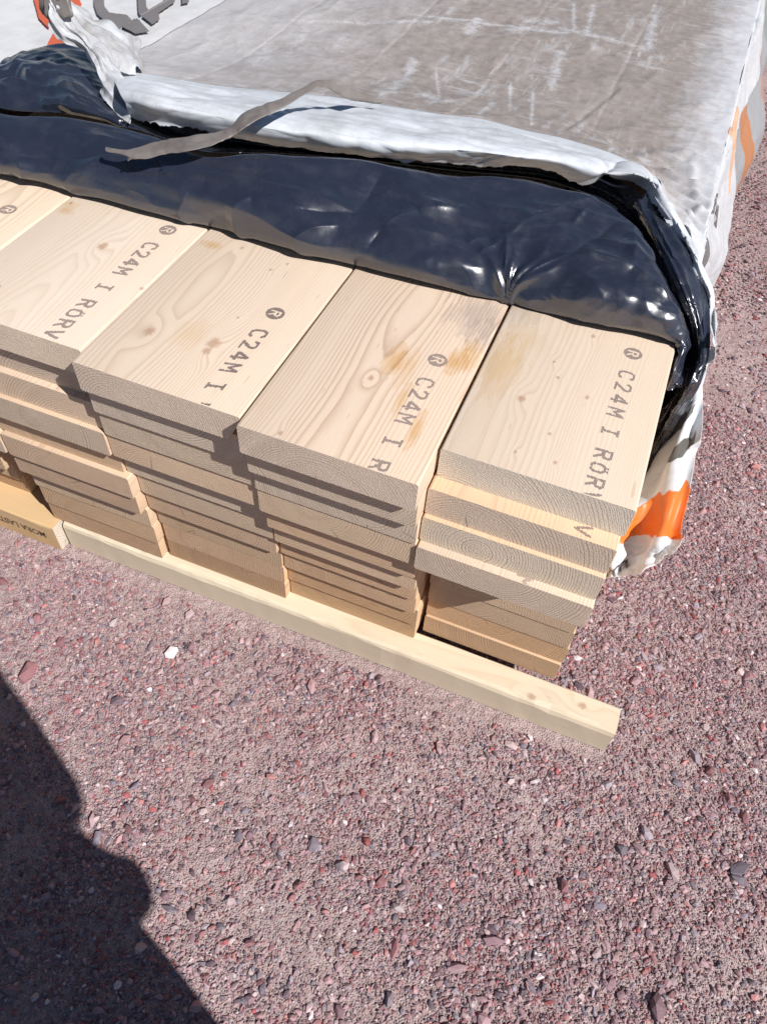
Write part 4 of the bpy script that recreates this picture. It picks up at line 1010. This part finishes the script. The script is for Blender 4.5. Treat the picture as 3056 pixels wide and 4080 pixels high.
blob('grey_letter', [(-1.2891, 1.0492, 0.4995), (-1.2142, 0.9403, 0.5055), (-1.1574, 0.8772, 0.5145), (-1.1193, 0.8507, 0.5175), (-1.1208, 0.8807, 0.5175), (-1.1429, 0.9107, 0.5165), (-1.1483, 0.9821, 0.5165), (-1.1902, 1.0483, 0.5155), (-1.2112, 1.0326, 0.5115), (-1.1862, 0.9837, 0.5145), (-1.1823, 0.9388, 0.5135), (-1.2186, 0.9776, 0.5085), (-1.2705, 1.0529, 0.5015)], m_grey)
blob('grey_letter', [(-1.1828, 1.0673, 0.5165), (-1.1284, 0.9772, 0.5165), (-1.1202, 0.9907, 0.5165), (-1.1659, 1.0777, 0.5165)], m_grey)

# ------------------------------------------------------------------ ground
m_gr, nt, b = new_mat('gravel_dust'); N = NB(nt)
tc = N.n('ShaderNodeTexCoord').outputs['Object']
vo = N.n('ShaderNodeTexVoronoi'); nt.links.new(tc, vo.inputs['Vector']); vo.inputs['Scale'].default_value = 330
vo2 = N.n('ShaderNodeTexVoronoi'); nt.links.new(tc, vo2.inputs['Vector']); vo2.inputs['Scale'].default_value = 720
patch = N.noise(tc, 4.2, 5, .65)
basec = N.mix(N.maprange(patch, .35, .65), (.37, .27, .27), (.56, .45, .44))
s1 = N.n('ShaderNodeSeparateColor'); nt.links.new(vo.outputs['Color'], s1.inputs[0])
grain = N.ramp(s1.outputs[0], [(0.0, (.20, .15, .16)), (.22, (.38, .23, .22)), (.42, (.50, .34, .31)), (.62, (.47, .39, .37)), (.80, (.62, .50, .46)), (.93, (.33, .12, .11)), (1.0, (.70, .64, .62))])
s2 = N.n('ShaderNodeSeparateColor'); nt.links.new(vo2.outputs['Color'], s2.inputs[0])
c = N.mix(.50, basec, grain)
c = N.mix(N.math('MULTIPLY', s2.outputs[1], .28), c, (.60, .50, .47))
c = N.mix(N.math('MULTIPLY', s2.outputs[2], .28), c, (.19, .13, .13))
nt.links.new(c, b.inputs['Base Color'])
b.inputs['Roughness'].default_value = .85; b.inputs['Specular IOR Level'].default_value = .25
h = N.math('ADD', N.math('MULTIPLY', N.maprange(vo.outputs['Distance'], 0, .6), -1.0), N.math('MULTIPLY', N.noise(tc, 420, 3, .6), .5))
h = N.math('ADD', h, N.math('MULTIPLY', vo2.outputs['Distance'], -.35))
nt.links.new(N.bump(h, .9, .0022), b.inputs['Normal'])
def gh(x, y):
    P = np.stack([x, y, 0 * x], -1)
    return .0045 * fbm(P * 5, 3) + .0034 * fbm(P * 26, 3) + .0022 * fbm(P * 75 + 4, 2)
gx0, gx1, gy0, gy1 = -1.15, .80, -.85, 1.3
nx, ny = 700, 760
X, Y = np.meshgrid(np.linspace(gx0, gx1, nx), np.linspace(gy0, gy1, ny))
Z = gh(X, Y) + .0016 * fbm(np.stack([X, Y, 0 * X], -1) * 130 + 3, 2)
ed = np.minimum(np.minimum(X - gx0, gx1 - X), np.minimum(Y - gy0, gy1 - Y))
Z = Z - .002 - .02 * np.clip(1 - ed / .04, 0, 1)
g1_ = mesh_np('gravel_ground', np.stack([X, Y, Z], -1).reshape(-1, 3), grid_faces(ny, nx), [m_gr])
tag(g1_, 'compacted reddish gravel in front of the planks', kind='structure'); g1_.name = 'ground'
xs = np.concatenate([np.linspace(-60, -3, 12), np.linspace(-2.6, 2.2, 120), np.linspace(3, 60, 12)]); ys = np.concatenate([np.linspace(-60, -3, 12), np.linspace(-2.6, 6, 200), np.linspace(7, 60, 12)])
X, Y = np.meshgrid(xs, ys)
Z = .006 * fbm(np.stack([X, Y, 0 * X], -1) * 3, 4) - .010
Z = np.where((X > gx0 + .03) & (X < gx1 - .03) & (Y > gy0 + .03) & (Y < gy1 - .03), -.03, Z)
g2_ = mesh_np('ground', np.stack([X, Y, Z], -1).reshape(-1, 3), grid_faces(len(ys), len(xs)), [m_gr])
tag(g2_, 'wider gravel yard', kind='structure')

# stones
m_st, nt, b = new_mat('stones'); N = NB(nt)
tc = N.n('ShaderNodeTexCoord').outputs['Object']
va = N.n('ShaderNodeVertexColor'); va.layer_name = 'tint'
c = N.mix(N.maprange(N.noise(tc, 500, 3, .7), .3, .7, 0, .5), va.outputs[0], N.mix(1.0, va.outputs[0], (.55, .5, .5), 'MULTIPLY'))
c = N.mix(N.maprange(N.noise(tc, 900, 1), .66, .72, 0, .35), c, (.65, .6, .58))
nt.links.new(c, b.inputs['Base Color']); b.inputs['Roughness'].default_value = .75; b.inputs['Specular IOR Level'].default_value = .35
nt.links.new(N.bump(N.noise(tc, 700, 3), .5, .0007), b.inputs['Normal'])
PAL = np.array([(.36, .25, .265), (.43, .32, .325), (.30, .155, .16), (.38, .12, .12), (.21, .19, .22), (.33, .30, .33), (.52, .43, .42), (.46, .23, .215), (.14, .105, .125), (.66, .61, .60), (.29, .19, .21), (.41, .27, .27)])
PW = np.array([14, 15, 13, 4.0, 9, 11, 10, 6, 8, 2.5, 12, 14.]); PW /= PW.sum()
def ico():
    t = (1 + 5 ** .5) / 2
    v = np.array([(-1, t, 0), (1, t, 0), (-1, -t, 0), (1, -t, 0), (0, -1, t), (0, 1, t), (0, -1, -t), (0, 1, -t), (t, 0, -1), (t, 0, 1), (-t, 0, -1), (-t, 0, 1)], float)
    f = np.array([(0, 11, 5), (0, 5, 1), (0, 1, 7), (0, 7, 10), (0, 10, 11), (1, 5, 9), (5, 11, 4), (11, 10, 2), (10, 7, 6), (7, 1, 8), (3, 9, 4), (3, 4, 2), (3, 2, 6), (3, 6, 8), (3, 8, 9), (4, 9, 5), (2, 4, 11), (6, 2, 10), (8, 6, 7), (9, 8, 1)])
    return v / np.linalg.norm(v[0]), f
def octa():
    v = np.array([(1, 0, 0), (-1, 0, 0), (0, 1, 0), (0, -1, 0), (0, 0, 1), (0, 0, -1)], float)
    f = np.array([(0, 2, 4), (2, 1, 4), (1, 3, 4), (3, 0, 4), (2, 0, 5), (1, 2, 5), (3, 1, 5), (0, 3, 5)])
    return v, f
def stones(name, x, y, r, seed, flat=.6, sink=.35, tiny=False):
    rg = np.random.default_rng(seed); n = len(x)
    v, f = octa() if tiny else ico(); nv = len(v)
    dirs = v[None] * (1 + rg.uniform(-.34, .30, (n, nv, 1)))
    dirs = dirs * np.stack([rg.uniform(.75, 1.6, n), rg.uniform(.55, 1.05, n), rg.uniform(flat * .7, flat * 1.25, n)], -1)[:, None, :]
    # tilt then spin
    a = rg.uniform(0, 2 * np.pi, n); tl = rg.normal(0, .35, n)
    c_, s_ = np.cos(tl)[:, None], np.sin(tl)[:, None]
    yy = dirs[..., 1] * c_ - dirs[..., 2] * s_; zz = dirs[..., 1] * s_ + dirs[..., 2] * c_
    c_, s_ = np.cos(a)[:, None], np.sin(a)[:, None]
    xx = dirs[..., 0] * c_ - yy * s_; yy = dirs[..., 0] * s_ + yy * c_
    P = np.stack([xx, yy, zz], -1) * r[:, None, None]
    P[..., 0] += x[:, None]; P[..., 1] += y[:, None]
    P[..., 2] += (gh(x, y) - .002 + r * flat * (1 - 2 * sink))[:, None]
    col = PAL[rg.choice(len(PAL), n, p=PW)] * np.array((1.03, .97, .985)) * rg.uniform(.80, 1.35, (n, 1))
    C4 = np.concatenate([np.repeat(col[:, None], nv, 1), np.ones((n, nv, 1))], -1)
    F = (f[None] + (np.arange(n) * nv)[:, None, None]).reshape(-1, 3)
    return P.reshape(-1, 3), F, C4.reshape(-1, 4)
rg = np.random.default_rng(11)
def scatter(n, x0, x1, y0, y1, rmin, rmax, powr):
    x = rg.uniform(x0, x1, n); y = rg.uniform(y0, y1, n)
    dens = fbm(np.stack([x, y, 0 * x], -1) * 4.0 + 2, 3) + .22 * (x + .35)        # more loose stones to the right
    dens = dens + .06 + .38 * fbm(np.stack([x, y, 0 * x], -1) * 11 + 6, 2)
    keep = rg.uniform(-.52, .50, n) < dens
    ins = (x < .02) & (y > .09)                                                  # under the stack
    keep &= ~ins
    bat = (x < .118) & (x > -1.3) & (y > -.036) & (y < .05)
    keep &= ~bat
    x, y = x[keep], y[keep]
    r = rmin * (1 - rg.random(len(x)) * (1 - (rmax / rmin) ** -powr)) ** (-1 / powr)
    return x, y, r
parts = []
for k, (n, bx, rr) in enumerate([
    (230000, (-.95, .62, -.72, .85), (.0010, .0026, 1.6)),
    (100000, (-.95, .62, -.72, .85), (.0018, .0050, 1.8)),
    (2600, (-.95, .65, -.72, 1.1), (.0042, .0105, 2.3)),
    (34000, (.05, 1.1, .8, 2.6), (.0018, .0045, 2.0)),
    (2600, (.05, 1.1, .8, 3.2), (.004, .009, 2.5))]):
    x, y, r = scatter(n, *bx, *rr)
    parts.append(stones('s', x, y, r, 20 + k, flat=.66 if k else .85, sink=.28 if k else .18, tiny=(k == 0)))
cx_, cy_ = rg.uniform(-.8, .5, 26), rg.uniform(-.6, .7, 26)
kp = ~((cx_ < .14) & (cy_ > -.05))
parts.append(stones('s', cx_[kp], cy_[kp], rg.uniform(.009, .0135, kp.sum()), 77, flat=.55, sink=.30))
off = 0; VV = []; FF = []; CC = []
for V, F, C4 in parts:
    VV.append(V); FF.append(F + off); CC.append(C4); off += len(V)
so = mesh_np('gravel_stones', np.concatenate(VV), np.concatenate(FF), [m_st], None, smooth=False, col=np.concatenate(CC))
tag(so, 'loose red, grey and pinkish gravel stones scattered over the ground', 'gravel', kind='stuff')

# ------------------------------------------------------------------ the photographer, whose shadow falls on the gravel
Fd = Vector((-.310, .951, 0)); Rd = Vector((.951, .310, 0)); O = Vector((.130, -.881, 0))
def bp(r, f, z): return O + Rd * r + Fd * f + Vector((0, 0, z))
def skin(name, pts, edges, mats, parent=None, root=0, sub=2):
    me = bpy.data.meshes.new(name)
    me.from_pydata([tuple(p[0]) for p in pts], edges, []); me.update()
    o = bpy.data.objects.new(name, me); link(o, parent)
    sk = o.modifiers.new('skin', 'SKIN'); sk.use_smooth_shade = True
    if not me.skin_vertices: me.attributes  # layer is made by the modifier
    for i, p in enumerate(pts):
        rr = p[1]
        me.skin_vertices[0].data[i].radius = (rr, rr) if not isinstance(rr, tuple) else rr
        me.skin_vertices[0].data[i].use_root = (i == root)
    ss_ = o.modifiers.new('sub', 'SUBSURF'); ss_.levels = sub; ss_.render_levels = sub
    for mt in mats: me.materials.append(mt)
    return o
m_skin, nt, b = new_mat('skin'); b.inputs['Base Color'].default_value = (.55, .34, .25, 1); b.inputs['Roughness'].default_value = .55
m_jack, nt, b = new_mat('dark_jacket'); b.inputs['Base Color'].default_value = (.05, .055, .07, 1); b.inputs['Roughness'].default_value = .9
m_hair, nt, b = new_mat('hair'); b.inputs['Base Color'].default_value = (.08, .05, .03, 1); b.inputs['Roughness'].default_value = .7
cp = Vector((-0.09209, -0.56573, 0.59601 + TOP))
hold = cp - fw * .030 - u2 * .075
P = []; E = []
def add(p, r, par=None):
    P.append((p, r)); i = len(P) - 1
    if par is not None: E.append((par, i))
    return i
pel = add(bp(0, 0, .95), .135)
wst = add(bp(0, .01, 1.10), .125, pel); chs = add(bp(0, .0, 1.30), .145, wst); nck0 = add(bp(0, 0, 1.44), .085, chs)
nck = add(bp(0, .025, 1.52), .055, nck0); jaw = add(bp(0, .055, 1.58), .068, nck); hd = add(bp(0, .06, 1.655), .088, jaw); tp = add(bp(0, .045, 1.725), .066, hd)
for sd in (-1, 1):
    hp = add(bp(.095 * sd, .0, .88), .098, pel); hip_r = hp; th = add(bp(.11 * sd, .02, .70), .082, hp); kn = add(bp(.12 * sd, .04, .48), .062, th)
    cf = add(bp(.125 * sd, .0, .32), .058, kn); ak = add(bp(.13 * sd, -.02, .09), .040, cf); hl = add(bp(.13 * sd, -.01, .045), .042, ak); to_ = add(bp(.145 * sd, .15, .034), .034, hl)
for sd in (-1, 1):
    sh_ = add(bp(.17 * sd, .0, 1.415), .062, nck0); ua = add(bp(.225 * sd, -.01, 1.30), .052, sh_)
    el = add(bp(.262 * sd, -.028, 1.03), .048, ua)
    hand = hold + r2 * (.058 * sd)
    w_ = P[el][0].lerp(hand, .80); fa = add(P[el][0].lerp(hand, .35), .042, el); wr = add(w_, .026, fa)
    pm = add(P[el][0].lerp(hand, .93), .026, wr)
    for q in range(4):           # fingers curl behind the phone
        base = hand + u2 * (-.030 + .020 * q) - fw * .012
        k1 = add(base, .0095, pm); k2 = add(base - r2 * sd * .024 - fw * .010, .0085, k1); k3 = add(base - r2 * sd * .042 - fw * .004, .0075, k2)
    t1 = add(hand - u2 * .040 - r2 * sd * .004 - fw * .004, .011, pm); t2 = add(hand - u2 * .030 - r2 * sd * .016 - fw * .022, .009, t1)
pk_ = add(bp(.165, .045, .79), .040, hip_r); add(bp(.212, .080, .775), .036, pk_)
per = skin('person', P, E, [m_jack], None, 0, 2)
tag(per, 'person in dark clothes holding up a phone, standing where the shadow on the gravel starts', 'person')
# head skin, features, hair as parts
def ell(name, c, rx, ry, rz, mat, parent, cut=None, n=28):
    V = []; F = []
    for i in range(n + 1):
        a = math.pi * i / n
        for j in range(n * 2):
            b_ = math.pi * j / n
            v = Rd * (rx * math.sin(a) * math.cos(b_)) + Fd * (ry * math.sin(a) * math.sin(b_)) + Vector((0, 0, rz * math.cos(a)))
            V.append(c + v)
    for i in range(n):
        for j in range(n * 2):
            F.append((i * n * 2 + j, i * n * 2 + (j + 1) % (n * 2), (i + 1) * n * 2 + (j + 1) % (n * 2), (i + 1) * n * 2 + j))
    if cut: F = [f_ for f_ in F if cut(sum((V[q] for q in f_), Vector()) / 4)]
    return mesh_np(name, [tuple(v) for v in V], F, [mat], parent)
hc = bp(0, .06, 1.645)
ell('face', hc + Fd * .008, .078, .098, .118, m_skin, per)
ell('nose', hc + Fd * .108 + Vector((0, 0, -.012)), .012, .018, .024, m_skin, per)
for sd in (-1, 1):
    ell('ear', hc + Rd * .079 * sd, .010, .020, .030, m_skin, per)
    ell('eye', hc + Fd * .094 + Rd * .030 * sd + Vector((0, 0, .012)), .013, .010, .008, m_hair, per)
ell('mouth', hc + Fd * .098 + Vector((0, 0, -.052)), .022, .008, .005, m_print_film if False else m_skin, per)
ell('hair', hc + Vector((0, 0, .016)) - Fd * .006, .088, .104, .122, m_hair, per, cut=lambda c_: (c_ - hc).z > .045 or (c_ - hc).dot(Fd) < -.01)
# phone
pc = cp - fw * .0105 - u2 * .052 + r2 * .020
V = []
for a_ in (-.0375, .0375):
    for b_ in (-.080, .080):
        for c_ in (-.004, .004): V.append(tuple(pc + r2 * a_ + u2 * b_ + fw * c_))
m_ph, nt, b = new_mat('phone_body'); b.inputs['Base Color'].default_value = (.02, .02, .025, 1); b.inputs['Roughness'].default_value = .3
ph = mesh_np('phone', V, [(0, 1, 3, 2), (4, 6, 7, 5), (0, 4, 5, 1), (2, 3, 7, 6), (0, 2, 6, 4), (1, 5, 7, 3)], [m_ph], None, smooth=False)
bv = ph.modifiers.new('bevel', 'BEVEL'); bv.width = .003; bv.segments = 3
tag(ph, 'black phone held in both hands of the person', 'phone')
